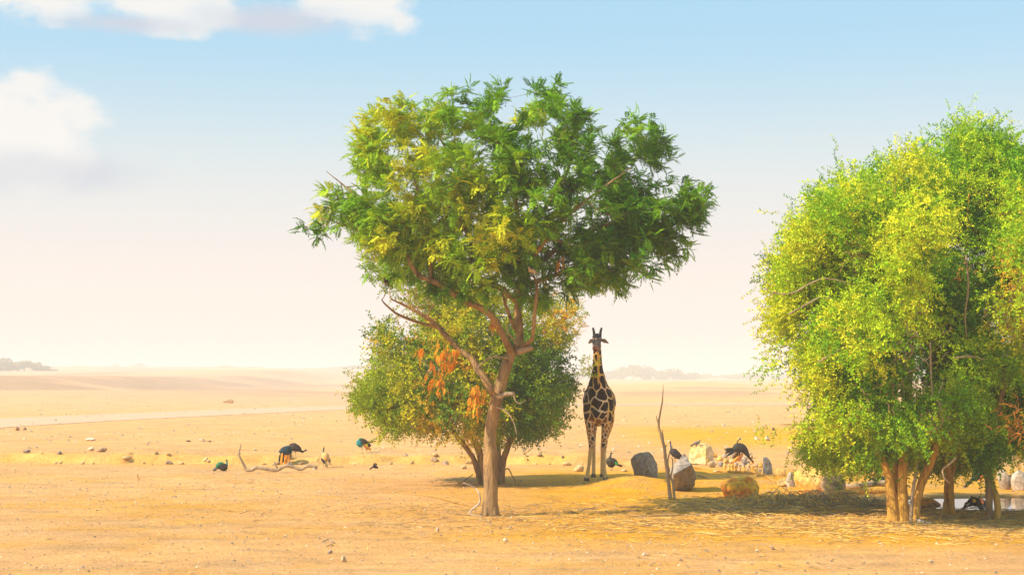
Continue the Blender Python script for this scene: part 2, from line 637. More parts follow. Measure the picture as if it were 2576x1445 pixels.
def ground_mat():
    m, n, l = new_mat('sandy_ground')
    a = n.new('ShaderNodeAttribute')
    a.attribute_name = 'Col'
    f1 = noise_fac(n, l, 9.0, 6, 0.7)
    f2 = noise_fac(n, l, 1.3, 5, 0.6, stretch=(0.35, 1, 1))
    g = math_node(n, l, 'ADD', math_node(n, l, 'MULTIPLY', smooth(n, l, f1, 0.25, 0.75), 0.30), 0.80)
    g2 = math_node(n, l, 'ADD', math_node(n, l, 'MULTIPLY', smooth(n, l, f2, 0.3, 0.7), 0.24), 0.86)
    g = math_node(n, l, 'MULTIPLY', g, g2)
    mul = n.new('ShaderNodeVectorMath')
    mul.operation = 'SCALE'
    l.new(a.outputs['Color'], mul.inputs[0])
    l.new(g, mul.inputs['Scale'])
    # grit and pale chips
    tc = n.new('ShaderNodeTexCoord')
    vo = n.new('ShaderNodeTexVoronoi')
    vo.inputs['Scale'].default_value = 7.0
    l.new(tc.outputs['Object'], vo.inputs['Vector'])
    dark = math_node(n, l, 'SUBTRACT', 1.0, smooth(n, l, vo.outputs['Distance'], 0.09, 0.17))
    sel = n.new('ShaderNodeSeparateColor')
    l.new(vo.outputs['Color'], sel.inputs[0])
    dm = math_node(n, l, 'MULTIPLY', dark, smooth(n, l, sel.outputs[0], 0.55, 0.6))
    c = mixrgb(n, l, math_node(n, l, 'MULTIPLY', dm, 0.65), mul.outputs[0], (0.30, 0.19, 0.12))
    pm = math_node(n, l, 'MULTIPLY', dark, math_node(n, l, 'SUBTRACT', 1.0, smooth(n, l, sel.outputs[0], 0.12, 0.15)))
    c = mixrgb(n, l, math_node(n, l, 'MULTIPLY', pm, 0.6), c, (0.9, 0.72, 0.5))
    b = math_node(n, l, 'ADD', math_node(n, l, 'MULTIPLY', f1, 1.3), math_node(n, l, 'MULTIPLY', noise_fac(n, l, 34, 4, 0.7), 0.5))
    # scuffs and hoof prints
    vp = n.new('ShaderNodeTexVoronoi')
    vp.inputs['Scale'].default_value = 1.7
    l.new(tc.outputs['Object'], vp.inputs['Vector'])
    dent = math_node(n, l, 'SUBTRACT', 1.0, smooth(n, l, vp.outputs['Distance'], 0.10, 0.30))
    dent = math_node(n, l, 'MULTIPLY', dent, smooth(n, l, noise_fac(n, l, 0.22, 3, 0.5), 0.48, 0.6))
    b = math_node(n, l, 'SUBTRACT', b, math_node(n, l, 'MULTIPLY', dent, 1.1))
    finish(m, n, l, c, 0.95, b, 1.0, 0.06, 0.1)
    return m


me = mesh_np('ground', np.stack([GX, GY, GZ], -1).reshape(-1, 3), quads, ground_mat(), soil_colour(GX, GY).reshape(-1, 3), True)
tag(link_mesh('ground', me), 'dry sandy desert plain strewn with pebbles and straw', None, None, 'structure')

# pale vehicle track crossing the plain
tr = []
for px, py in ((-600, 1104), (-300, 1080), (0, 1062), (250, 1050), (500, 1039), (700, 1030), (890, 1023), (1150, 1018), (1500, 1017), (1900, 1016), (2400, 1014), (3200, 1010)):
    tr.append(G(px, py))
tr = catmull([tuple(p) for p in tr], 14)
acc = Acc()
wid = 11.0
T = np.gradient(tr, axis=0)
T /= np.linalg.norm(T[:, :2], axis=1)[:, None]
sidev = np.stack([-T[:, 1], T[:, 0], 0 * T[:, 0]], 1)
k = 9
rows = []
for j in range(k):
    o = (j / (k - 1) - 0.5) * wid
    q = tr + sidev * (o + 0.5 * (fbm(tr[:, 0:1] * 0.1, tr[:, 1:2] * 0.1 + j, 2, 3) - 0.5) * (abs(o) > 2))
    q[:, 2] = height(q[:, 0], q[:, 1]) + 0.02
    rows.append(q)
V = np.stack(rows, 1).reshape(-1, 3)
ii = np.arange(len(V)).reshape(len(tr), k)
acc.add(V, np.stack([ii[:-1, :-1], ii[1:, :-1], ii[1:, 1:], ii[:-1, 1:]], -1).reshape(-1, 4))
M_TRACK = mottled('track_dust', [(0.3, (0.62, 0.39, 0.235)), (0.7, (0.68, 0.44, 0.275))], 0.6, 0.95, 8, 0.3, 0.03)
tag(acc.obj('dirt_track', M_TRACK), 'pale dusty vehicle track curving across the plain', None, None, 'structure')

# water
m, n, l = new_mat('pond_water')
f = noise_fac(n, l, 3.0, 3, 0.5)
finish(m, n, l, (0.07, 0.055, 0.04), 0.04, f, 0.05, 0.02, 0.9)
M_WATER = m
ang = np.linspace(0, 2 * np.pi, 48, endpoint=False)
V = [(POND[0], POND[1], -0.035)]
for s in (0.5, 1.22):
    V += [(POND[0] + 3.05 * s * math.cos(a), POND[1] + 2.15 * s * math.sin(a), -0.035) for a in ang]
Q = []
for j in range(0, 48, 2):
    Q.append((0, 1 + j, 1 + j + 1, 1 + (j + 2) % 48))
for j in range(48):
    Q.append((1 + j, 49 + j, 49 + (j + 1) % 48, 1 + (j + 1) % 48))
tag(link_mesh('water', mesh_np('water', np.array(V), np.array(Q), M_WATER)), 'still shallow pond mirroring the pale sky under the trees', None, None, 'structure')

# haze
hb = bpy.data.meshes.new('haze')
bm = bmesh.new()
bmesh.ops.create_cube(bm, size=1.0)
bm.to_mesh(hb)
bm.free()
m, n, l = new_mat('haze_air')
pv = n.new('ShaderNodeVolumePrincipled')
pv.inputs['Color'].default_value = (1.0, 0.97, 0.96, 1)
pv.inputs['Density'].default_value = HAZE_DENSITY
pv.inputs['Anisotropy'].default_value = 0.0
o = n.new('ShaderNodeOutputMaterial')
l.new(pv.outputs[0], o.inputs['Volume'])
hb.materials.append(m)
ho = tag(link_mesh('haze', hb), 'pale dusty haze over the plain', None, None, 'stuff')
zlo, zhi = float(GZ.min()) - 1.0, max(HAZE_TOP, float(GZ.max()) + 1.0)
ho.scale = (5400, 4300, zhi - zlo)
ho.location = (0, 1550, (zhi + zlo) / 2)


# ------------------------------------------------------------------ foliage tools
def rand_rot(n, dirs, spread=0.5, r=rng):
    """Rotation matrices whose X axis follows dirs (n,3) jittered by spread; random roll."""
    d = dirs + r.normal(0, spread, dirs.shape)
    d /= np.linalg.norm(d, axis=1)[:, None] + 1e-9
    ref = np.tile((0.0, 0.0, 1.0), (n, 1))
    ref[np.abs(d[:, 2]) > 0.93] = (1.0, 0, 0)
    s = np.cross(ref, d)
    s /= np.linalg.norm(s, axis=1)[:, None]
    u = np.cross(d, s)
    return np.stack([d, s, u], -1)           # columns: along, side, up


def roll(Rm, ang):
    c, s = np.cos(ang)[:, None], np.sin(ang)[:, None]
    a, b = Rm[:, :, 1].copy(), Rm[:, :, 2].copy()
    Rm[:, :, 1] = a * c + b * s
    Rm[:, :, 2] = -a * s + b * c
    return Rm


def scatter(templates, pos, Rm, scale, cols, name, parent, mat=M_LEAF, jitter=0.12, r=rng):
    """Instances leaf templates (V, Q) into one mesh, numpy only."""
    Vs, Qs, Cs, base = [], [], [], 0
    pick = r.integers(0, len(templates), len(pos))
    for ti, (tv, tq, tb) in enumerate(templates):
        idx = np.where(pick == ti)[0]
        if not len(idx):
            continue
        W = np.einsum('nij,kj->nki', Rm[idx] * scale[idx][:, None, None], tv) + pos[idx][:, None, :]
        nv = len(tv)
        Q = (tq[None] + (np.arange(len(idx)) * nv)[:, None, None]).reshape(-1, tq.shape[1]) + base
        C = cols[idx][:, None, :] * tb[None, :, None]
        base += len(idx) * nv
        Vs.append(W.reshape(-1, 3))
        Qs.append(Q)
        Cs.append(np.broadcast_to(C, (len(idx), nv, 3)).reshape(-1, 3))
    me = mesh_np(name, np.vstack(Vs), np.vstack(Qs), mat, np.clip(np.vstack(Cs), 0, 1))
    return tag(link_mesh(name, me, parent), kind='stuff')


def pinnate(seed, pairs=7, droop=0.35):
    r = np.random.default_rng(seed)
    V, Q, B = [], [], []
    def rach(t):
        return np.array((t, 0.04 * math.sin(3 * t), -droop * t * t))
    for i in range(pairs * 2 + 1):
        t = 0.14 + 0.82 * (i // 2) / pairs if i < pairs * 2 else 0.97
        side = 1 if i % 2 else -1
        if i == pairs * 2:
            d = np.array((1.0, 0.0, -droop * 1.6))
        else:
            d = np.array((0.62, side * 0.95, -0.16 + r.normal(0, 0.1)))
        d /= np.linalg.norm(d)
        L = 0.30 * (0.75 + 0.5 * math.sin(math.pi * min(t, 0.9))) * r.uniform(0.85, 1.1)
        w = np.cross(d, (0, 0, 1.0))
        w /= np.linalg.norm(w)
        w = w * 0.085 + np.array((0, 0, r.normal(0, 0.012)))
        p = rach(t)
        mid = p + d * L * 0.42
        b = len(V)
        V += [p, mid + w * 0.75 + (0, 0, 0.015), p + d * L - (0, 0, L * 0.16), mid - w * 0.75 + (0, 0, 0.015)]
        Q.append((b, b + 1, b + 2, b + 3))
        s = r.uniform(0.85, 1.15)
        B += [s] * 4
    b = len(V)
    for t in (0.0, 0.5, 1.0):
        p = rach(t)
        V += [p + (0, 0.006, 0), p - (0, 0.006, 0)]
        B += [0.9, 0.9]
    Q += [(b, b + 1, b + 3, b + 2), (b + 2, b + 3, b + 5, b + 4)]
    return np.array(V), np.array(Q), np.array(B)


def spray(seed, leaves=14, ll=0.13, lw=0.075, bend=0.25, twig=True):
    r = np.random.default_rng(seed)
    V, Q, B = [], [], []
    def path(t):
        return np.array((t, 0.07 * math.sin(4 * t + seed), -bend * t * t))
    for i in range(leaves):
        t = 0.1 + 0.9 * i / (leaves - 1)
        a = i * 2.4 + r.uniform(0, 1)
        d = np.array((0.55, math.cos(a), math.sin(a))) + r.normal(0, 0.2, 3)
        d /= np.linalg.norm(d)
        w = np.cross(d, r.normal(0, 1, 3))
        w /= np.linalg.norm(w)
        L = ll * r.uniform(0.7, 1.25)
        p = path(t)
        b = len(V)
        V += [p, p + d * L * 0.5 + w * lw * 0.5, p + d * L, p + d * L * 0.5 - w * lw * 0.5]
        Q.append((b, b + 1, b + 2, b + 3))
        B += [r.uniform(0.8, 1.2)] * 4
    if twig:
        b = len(V)
        for t in (0.0, 0.5, 1.0):
            p = path(t)
            V += [p + (0, 0.007, 0), p - (0, 0.007, 0)]
            B += [0.8, 0.8]
        Q += [(b, b + 1, b + 3, b + 2), (b + 2, b + 3, b + 5, b + 4)]
    return np.array(V), np.array(Q), np.array(B)


NEEM = [pinnate(s, 7, d) for s, d in ((1, 0.2), (2, 0.35), (3, 0.5), (4, 0.1))]
SPRAY = [spray(s, 15) for s in (11, 12, 13, 14)]


def mixcol(n, palette, weights, r=rng, var=0.18):
    pal = np.array(palette)
    k = r.choice(len(pal), n, p=np.array(weights) / sum(weights))
    return pal[k] * (1 + r.normal(0, var, (n, 1))).clip(0.5, 1.6) * (1 + r.normal(0, 0.05, (n, 3)))


def patchcol(P, palette, weights, s=1.1, seed=0, r=rng, mix=0.5):
    """Leaf colours that change from clump to clump: young, dull and dry growth keep together."""
    pal = np.array(palette)
    w = np.cumsum(np.array(weights) / sum(weights))
    k = noise3(P, s, seed)
    q = (k.argsort().argsort() + 0.5) / len(k)
    q = np.clip(q + r.normal(0, 0.13, len(q)) * mix * 2, 0.001, 0.999)
    i = np.searchsorted(w, q)
    return pal[np.minimum(i, len(pal) - 1)] * (1 + r.normal(0, 0.09, (len(P), 1))).clip(0.7, 1.4)


class Skeleton:
    """Limb points a twig can start from; grows towards crown points."""
    def __init__(self):
        self.P, self.Rr = [], []

    def limb(self, acc, pts, radii, sides=8, rough=0.12, seed=0, sm=4):
        acc.tube(pts, radii, sides, rough=rough, seed=seed, sm=sm)
        P = catmull(pts, sm)
        rr = interp_r(radii, len(P))[:, 0]
        self.P += list(P)
        self.Rr += list(rr)

    def grow(self, acc, targets, r_tip=0.008, r_max=0.05, sides=5, r=rng, sag=0.12, minlen=0.0):
        T = np.array(targets)
        base = np.array(self.P)
        d0 = np.array([np.min(np.linalg.norm(base - t, axis=1)) for t in T])
        for i in np.argsort(d0):
            t = T[i]
            B = np.array(self.P)
            rad = np.array(self.Rr)
            d = np.linalg.norm(B - t, axis=1)
            cost = d * (1.0 + 0.7 * (B[:, 2] > t[2] + 0.2)) - 2.0 * np.minimum(rad, 0.05)
            j = int(np.argmin(cost))
            a, ln = B[j], d[j]
            if ln < minlen + 0.05:
                continue
            mid = (a + t) / 2 + r.normal(0, 0.09, 3) * ln + np.array((0, 0, -sag * ln))
            q2 = a + (t - a) * 0.8 + r.normal(0, 0.05, 3) * ln
            ra = min(rad[j] * 0.75, r_tip + 0.016 * ln + 0.004, r_max)
            acc.tube([a, mid, q2, t], [ra, ra * 0.75, ra * 0.5 + r_tip * 0.4, r_tip * 0.7], sides, rough=0.1, sm=3, cap=False)
            P = catmull([a, mid, q2, t], 3)[2:]
            self.P += list(P)
            self.Rr += list(np.linspace(ra * 0.8, r_tip, len(P)))


def noise3(P, s, seed=0):
    a = fbm(P[:, 0] * s + P[:, 1] * s * 0.6, P[:, 2] * s + 5, 2, seed)
    b = fbm(P[:, 1] * s + 11 - P[:, 2] * s * 0.4, P[:, 0] * s * 0.8 + P[:, 2] * s * 0.5, 2, seed + 7)
    return (a + b) / 2


def clump(P, d, s, keep, seed=0, holes=(), Y0=0.0):
    """Keeps the denser share of the crown points so leaves gather in clumps; holes open hollows in the front."""
    n_ = noise3(P, s, seed)
    k = n_ > np.quantile(n_, 1 - keep)
    for (px, py, r_) in holes:
        c = np.array(at(px, py, Y0))
        rr = r_ * Y0 / F
        k &= ~(((P[:, 0] - c[0]) ** 2 + (P[:, 2] - c[2]) ** 2 < rr * rr) & (P[:, 1] < Y0 - 0.5))
    return P[k], d[k]


def sample_blobs(blobs, n, Y0, depth_fn, shell=0.35, r=rng):
    """Points in a crown given as frame blobs (px, py, radius, weight) around distance Y0."""
    B = np.array([b if len(b) == 4 else (*b, 1.0) for b in blobs], float)
    w = B[:, 2] ** 2 * B[:, 3]
    k = r.choice(len(B), n, p=w / w.sum())
    d = r.normal(0, 1, (n, 3))
    d /= np.linalg.norm(d, axis=1)[:, None]
    rad = r.random(n) ** shell
    mp = Y0 / F
    px = B[k, 0] + d[:, 0] * rad * B[k, 2]
    py = B[k, 1] + d[:, 2] * rad * B[k, 2] * -1
    off = depth_fn(B[k, 0], B[k, 1])
    # every blob is repeated at several distances across the crown's thickness
    side = r.uniform(-1, 1, n)
    side = np.sign(side) * np.abs(side) ** 0.75
    Yv = Y0 + side * off + d[:, 1] * rad * B[k, 2] * mp
    a, b = (px - 1288) / F, (722.5 - py) / F
    c, s = math.cos(PITCH), math.sin(PITCH)
    t = Yv / (c - b * s)
    X, Z = a * t, CAM_H + (b * c + s) * t
    P = np.stack([X, Yv, Z], 1)
    return P, d

# ------------------------------------------------------------------ neem tree (front, middle)
GREENS = [(0.11, 0.27, 0.012), (0.20, 0.40, 0.015), (0.36, 0.54, 0.02), (0.60, 0.62, 0.03), (0.70, 0.50, 0.03), (0.75, 0.32, 0.015)]


def build_neem():
    Y0 = 34.3
    base = G(1234, 1296)
    root = empty('neem_tree', base)
    tag(root, 'tall single-trunk tree with a wide feathery green crown, left of the giraffe', 'tree')
    bx = Matrix.Translation(-base)

    def L(pts):
        """(px, py, dY) to local points"""
        return [tuple(at(p[0], p[1], Y0 + (p[2] if len(p) > 2 else 0)) - base) for p in pts]
    u = Y0 / F
    # trunk
    sk = Skeleton()
    tk = Acc()
    sk.limb(tk, L([(1234, 1304), (1234, 1285), (1234, 1240), (1234, 1160), (1233, 1100), (1239, 1050), (1252, 995), (1263, 955), (1276, 915), (1290, 882)]),
            [24 * u, 21 * u, 18 * u, 18.5 * u, 15.5 * u, 15.5 * u, 15 * u, 15 * u, 13.5 * u, 13 * u], 14, 0.14, 1)
    for (x, s_) in ((1214, 1), (1252, 2), (1222, 3), (1245, 4)):
        tk.tube(L([(x, 1300, -0.15 if s_ > 2 else 0.05), (1234 + (x - 1234) * 0.55, 1262, -0.06), (1234 + (x - 1234) * 0.3, 1200, 0)]), [7 * u, 8 * u, 5 * u], 8, rough=0.2, seed=s_)
    tk.obj('trunk', M_BARK, root)
    # limbs, each a branch
    limbs = [
        ([(1286, 890), (1303, 868, .1), (1308, 838, .2), (1303, 790, .3), (1306, 745, .4), (1311, 690, .4), (1306, 600, .5), (1300, 520, .4), (1288, 440, .3), (1250, 350, .2), (1240, 280, .1)], [13, 11, 10, 10, 9, 8, 7, 5, 4, 2.5, 1]),
        ([(1288, 888), (1275, 862, -.3), (1257, 826, -.5), (1240, 798, -.7), (1216, 777, -.8), (1171, 757, -1.0), (1126, 726, -1.1), (1086, 705, -1.2), (1056, 693, -1.3), (1035, 665, -1.3), (1012, 625, -1.2), (985, 580, -1.0), (950, 545, -0.8)], [9, 9, 8.5, 8.5, 8, 8.5, 8, 7, 6, 6, 5, 3.5, 1.5]),
        ([(1086, 705, -1.2), (1080, 640, -1.1), (1078, 600, -1.0), (1070, 560, -.9), (1050, 480, -.5), (1030, 400, 0)], [5, 5, 4.6, 4, 3, 1.2]),
        ([(1243, 992), (1210, 937, .1), (1186, 901, .2), (1156, 878, .3), (1120, 841, .4), (1101, 820, .5), (1074, 798, .5), (1032, 774, .5), (984, 752, .4)], [10, 8.5, 7.5, 6.5, 6.5, 6.5, 5.5, 4, 2]),
        ([(1104, 822, .5), (1062, 813, .4), (1005, 792, .3), (975, 770, .3), (960, 754, .3)], [4.5, 4.2, 3.4, 2.6, 1.6]),
        ([(1308, 872, 0), (1332, 858, -.5), (1340, 845, -.7), (1345, 789, -.9), (1351, 729, -1.0), (1348, 706, -1.0), (1341, 693, -1.0)], [6, 5, 4.6, 4.2, 4, 3.4, 2.6]),
        ([(1304, 838, .2), (1291, 816, -.2), (1273, 768, -.5), (1266, 745, -.6), (1260, 728, -.6)], [5, 4.6, 4, 3, 1.8]),
        ([(1306, 765, .4), (1291, 750, 0), (1255, 722, -.4), (1225, 714, -.7), (1200, 704, -.9), (1200, 660, -1.0), (1175, 590, -1.1), (1150, 500, -1.0), (1140, 420, -.8)], [8, 8, 8, 8, 7, 5, 4.5, 3.5, 1.5]),
        ([(1310, 700, .4), (1370, 650, .6), (1440, 600, .7), (1540, 560, .6), (1640, 530, .4), (1710, 500, .2)], [8, 7, 6, 5, 3.4, 1.5]),
        ([(1306, 720, .4), (1400, 690, 1.2), (1500, 650, 1.6), (1600, 600, 1.4), (1690, 585, 1.0)], [7, 6, 5, 3.5, 1.5]),
        ([(1308, 640, .4), (1360, 540, 1.0), (1420, 450, 1.3), (1440, 360, 1.2), (1410, 280, 1.0)], [6, 5.5, 4.5, 3, 1.2]),
        ([(1308, 650, .5), (1250, 560, 1.4), (1190, 460, 1.8), (1120, 370, 1.6), (1090, 310, 1.4)], [6, 5, 4, 3, 1.2]),
        ([(1012, 625, -1.2), (960, 600, -1.0), (900, 578, -.7), (850, 560, -.5), (795, 545, -.4)], [3.5, 3, 2.4, 1.8, .9]),
        ([(985, 580, -1.0), (930, 520, -.6), (870, 470, -.4), (820, 430, -.3)], [3, 2.6, 1.9, .9]),
        ([(1311, 690, .4), (1360, 620, -1.2), (1430, 540, -1.8), (1520, 470, -1.6), (1590, 420, -1.2)], [6, 5.5, 4.5, 3, 1.3]),
    ]
    for k, (pts, rad) in enumerate(limbs):
        a = Acc()
        sk.limb(a, L(pts), [r_ * u for r_ in rad], 9, 0.16, 20 + k)
        a.obj('branch', M_BARK, root)
    # broken stubs and dead hanging twigs
    st = [([(1255, 998, -.2), (1272, 991, -.25), (1294, 989, -.3)], [6.5, 5.5, 5.2]),
          ([(1304, 884, -.1), (1322, 878, -.2), (1338, 873, -.2)], [9, 8.5, 8]),
          ([(1292, 991, -.3), (1297, 1007, -.3), (1308, 1014, -.3), (1324, 1004, -.3)], [2, 1.8, 1.5, 1]),
          ([(1250, 1024, -.2), (1268, 1030, -.3), (1284, 1046, -.35), (1294, 1066, -.35), (1300, 1092, -.4)], [2.4, 2, 1.8, 1.4, 1]),
          ([(1271, 764, -.5), (1276, 745, -.6), (1272, 728, -.6)], [2, 1.6, 1]),
          ([(1240, 985, -.1), (1222, 960, -.4), (1196, 930, -.5), (1188, 905, -.5)], [3, 2.5, 2, 1]),
          ([(1282, 900, -.3), (1240, 896, -.5), (1215, 910, -.5), (1200, 925, -.5)], [3, 2.2, 1.6, 1]),
          ([(1303, 868, -.2), (1276, 830, -.5), (1283, 800, -.5)], [2.6, 2, 1])]
    for k, (pts, rad) in enumerate(st):
        a = Acc()
        a.tube(L(pts), [r_ * u for r_ in rad], 7, rough=0.2, seed=k)
        a.obj('dead_stub', M_DRYWOOD, root)
    blobs = [(1185, 262, 52), (1165, 230, 26), (1240, 250, 40), (1252, 222, 22), (1105, 295, 52), (1088, 268, 24), (1012, 322, 50), (1000, 292, 22), (932, 345, 46), (905, 330, 22),
             (960, 425, 62), (1065, 400, 70), (1155, 360, 70), (818, 428, 24, .7), (812, 490, 36, .6), (845, 520, 40, .7), (892, 535, 52), (800, 545, 26, .7), (962, 560, 62), (1050, 520, 76),
             (1155, 500, 82), (1395, 268, 48), (1375, 232, 20), (1438, 232, 24), (1335, 292, 40), (1435, 320, 60), (1330, 380, 76), (1258, 345, 50), (1250, 440, 84), (1350, 470, 86), (1455, 420, 74),
             (1530, 318, 34, .7), (1580, 300, 26), (1565, 410, 62), (1648, 372, 36), (1675, 355, 20), (1680, 395, 24), (1640, 460, 58), (1540, 510, 76), (1440, 540, 86), (1640, 560, 66), (1715, 460, 42),
             (1752, 425, 22), (1740, 530, 42), (1758, 592, 26), (1690, 600, 42), (1570, 620, 62), (1450, 640, 74), (1330, 600, 86), (1220, 580, 86), (1120, 605, 74), (1030, 600, 46),
             (1200, 660, 60), (1300, 675, 66), (1390, 685, 46), (1500, 690, 40), (1580, 670, 30), (940, 612, 34), (1240, 720, 40), (1350, 725, 34), (1140, 680, 40), (985, 640, 38), (1062, 662, 42), (1000, 605, 38), (1480, 705, 36), (1545, 690, 34), (1110, 715, 26)]

    def dfn(px, py):
        e = 1 - ((px - 1285) / 520) ** 2 - ((py - 480) / 290) ** 2
        return 0.25 + 2.2 * np.sqrt(np.clip(e, 0.0, 1))
    blobs = [(b[0] - (18 if b[0] > 1600 else 0), b[1] + (16 if b[1] < 330 else 0), *b[2:]) for b in blobs]
    P, d = sample_blobs(blobs, 560, Y0, dfn, 0.6)
    P, d = clump(P, d, 1.0, 0.72, 3, ((1400, 700 - 85, 18), (1160, 590, 14), (1245, 320, 20), (1120, 430, 16), (1300, 300, 14), (1480, 340, 14), (1600, 480, 14)), Y0)
    P = np.repeat(P, 5, 0) + rng.normal(0, 0.17, (len(P) * 5, 3))
    cen = np.array(at(1285, 560, Y0))
    out = P - cen
    out /= np.linalg.norm(out, axis=1)[:, None]
    P = P - np.array(base)
    tw = Acc()
    sk.grow(tw, P, r_tip=0.006, r_max=0.05, sides=5)
    tw.obj('twigs', M_TWIG, root)
    root_kids = [c for c in root.children if c.name.startswith('twigs')]
    for c in root_kids:
        tag(c, kind='stuff')
    # leaf rosettes at twig ends
    m = 11
    n = len(P) * m
    pos = np.repeat(P, m, 0) + rng.normal(0, 0.045, (n, 3))
    dirs = np.repeat(out, m, 0) * 0.5 + rng.normal(0, 0.72, (n, 3)) + (0, 0, 0.28)
    Rm = rand_rot(n, dirs / np.linalg.norm(dirs, axis=1)[:, None], 0.15)
    size = rng.uniform(0.15, 0.31, n)
    cols = np.repeat(patchcol(P, GREENS, (3.5, 6.5, 7, 2.4, 0.0, 0.0), 0.7, 5), m, 0) * rng.uniform(0.85, 1.15, (n, 1))
    scatter(NEEM, pos, Rm, size, cols, 'foliage', root)
    # rust coloured dead leaf bunches hanging in the lower half
    for (px, py, rr, cnt) in ((1122, 905, 14, 26), (1105, 960, 18, 36), (1200, 1005, 17, 34), (1136, 890, 12, 20), (1090, 930, 12, 18), (1060, 880, 10, 12), (1240, 815, 9, 14), (1410, 660, 6, 8), (1200, 985, 9, 12), (1115, 880, 9, 14)):
        c = np.array(at(px, py, Y0 - 0.5) - base)
        k = cnt
        pos = c + rng.normal(0, rr * 0.9 * u, (k, 3)) * (1, 1, 1.3)
        dirs = rng.normal(0, 0.45, (k, 3)) + (0, 0, -1.0)
        Rm = rand_rot(k, dirs / np.linalg.norm(dirs, axis=1)[:, None], 0.2)
        cc = mixcol(k, [(0.80, 0.30, 0.02), (0.85, 0.38, 0.03), (0.5, 0.2, 0.04)], (3, 2, 1), var=0.08)
        o = scatter(NEEM[1:3], pos, Rm, rng.uniform(0.09, 0.2, k), cc, 'dead_leaf_bunch', root)
        o['label'] = 'hanging bunch of rust orange dead leaves'
    return root, base


neem, neem_base = build_neem()


# ------------------------------------------------------------------ small leaved spreading tree behind it
BUSHY = [(0.26, 0.37, 0.012), (0.40, 0.46, 0.015), (0.56, 0.52, 0.02), (0.70, 0.46, 0.03), (0.75, 0.33, 0.02)]
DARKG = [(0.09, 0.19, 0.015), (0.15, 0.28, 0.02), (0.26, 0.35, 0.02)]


def leafy(root, base, P, out, palette, weights, per, size, templates=SPRAY, droop=0.15, spread=0.6, name='foliage', posj=0.12):
    n = len(P) * per
    pos = np.repeat(P, per, 0) + rng.normal(0, posj, (n, 3))
    dirs = np.repeat(out, per, 0) * 0.7 + rng.normal(0, spread, (n, 3)) + (0, 0, -droop)
    Rm = rand_rot(n, dirs / np.linalg.norm(dirs, axis=1)[:, None], 0.1)
    Rm = roll(Rm, rng.uniform(0, 6.28, n) * 0.3)
    cols = np.repeat(patchcol(P, palette, weights, 0.9, len(P)), per, 0) * rng.uniform(0.85, 1.15, (n, 1))
    return scatter(templates, pos, Rm, rng.uniform(size[0], size[1], n), cols, name, root)


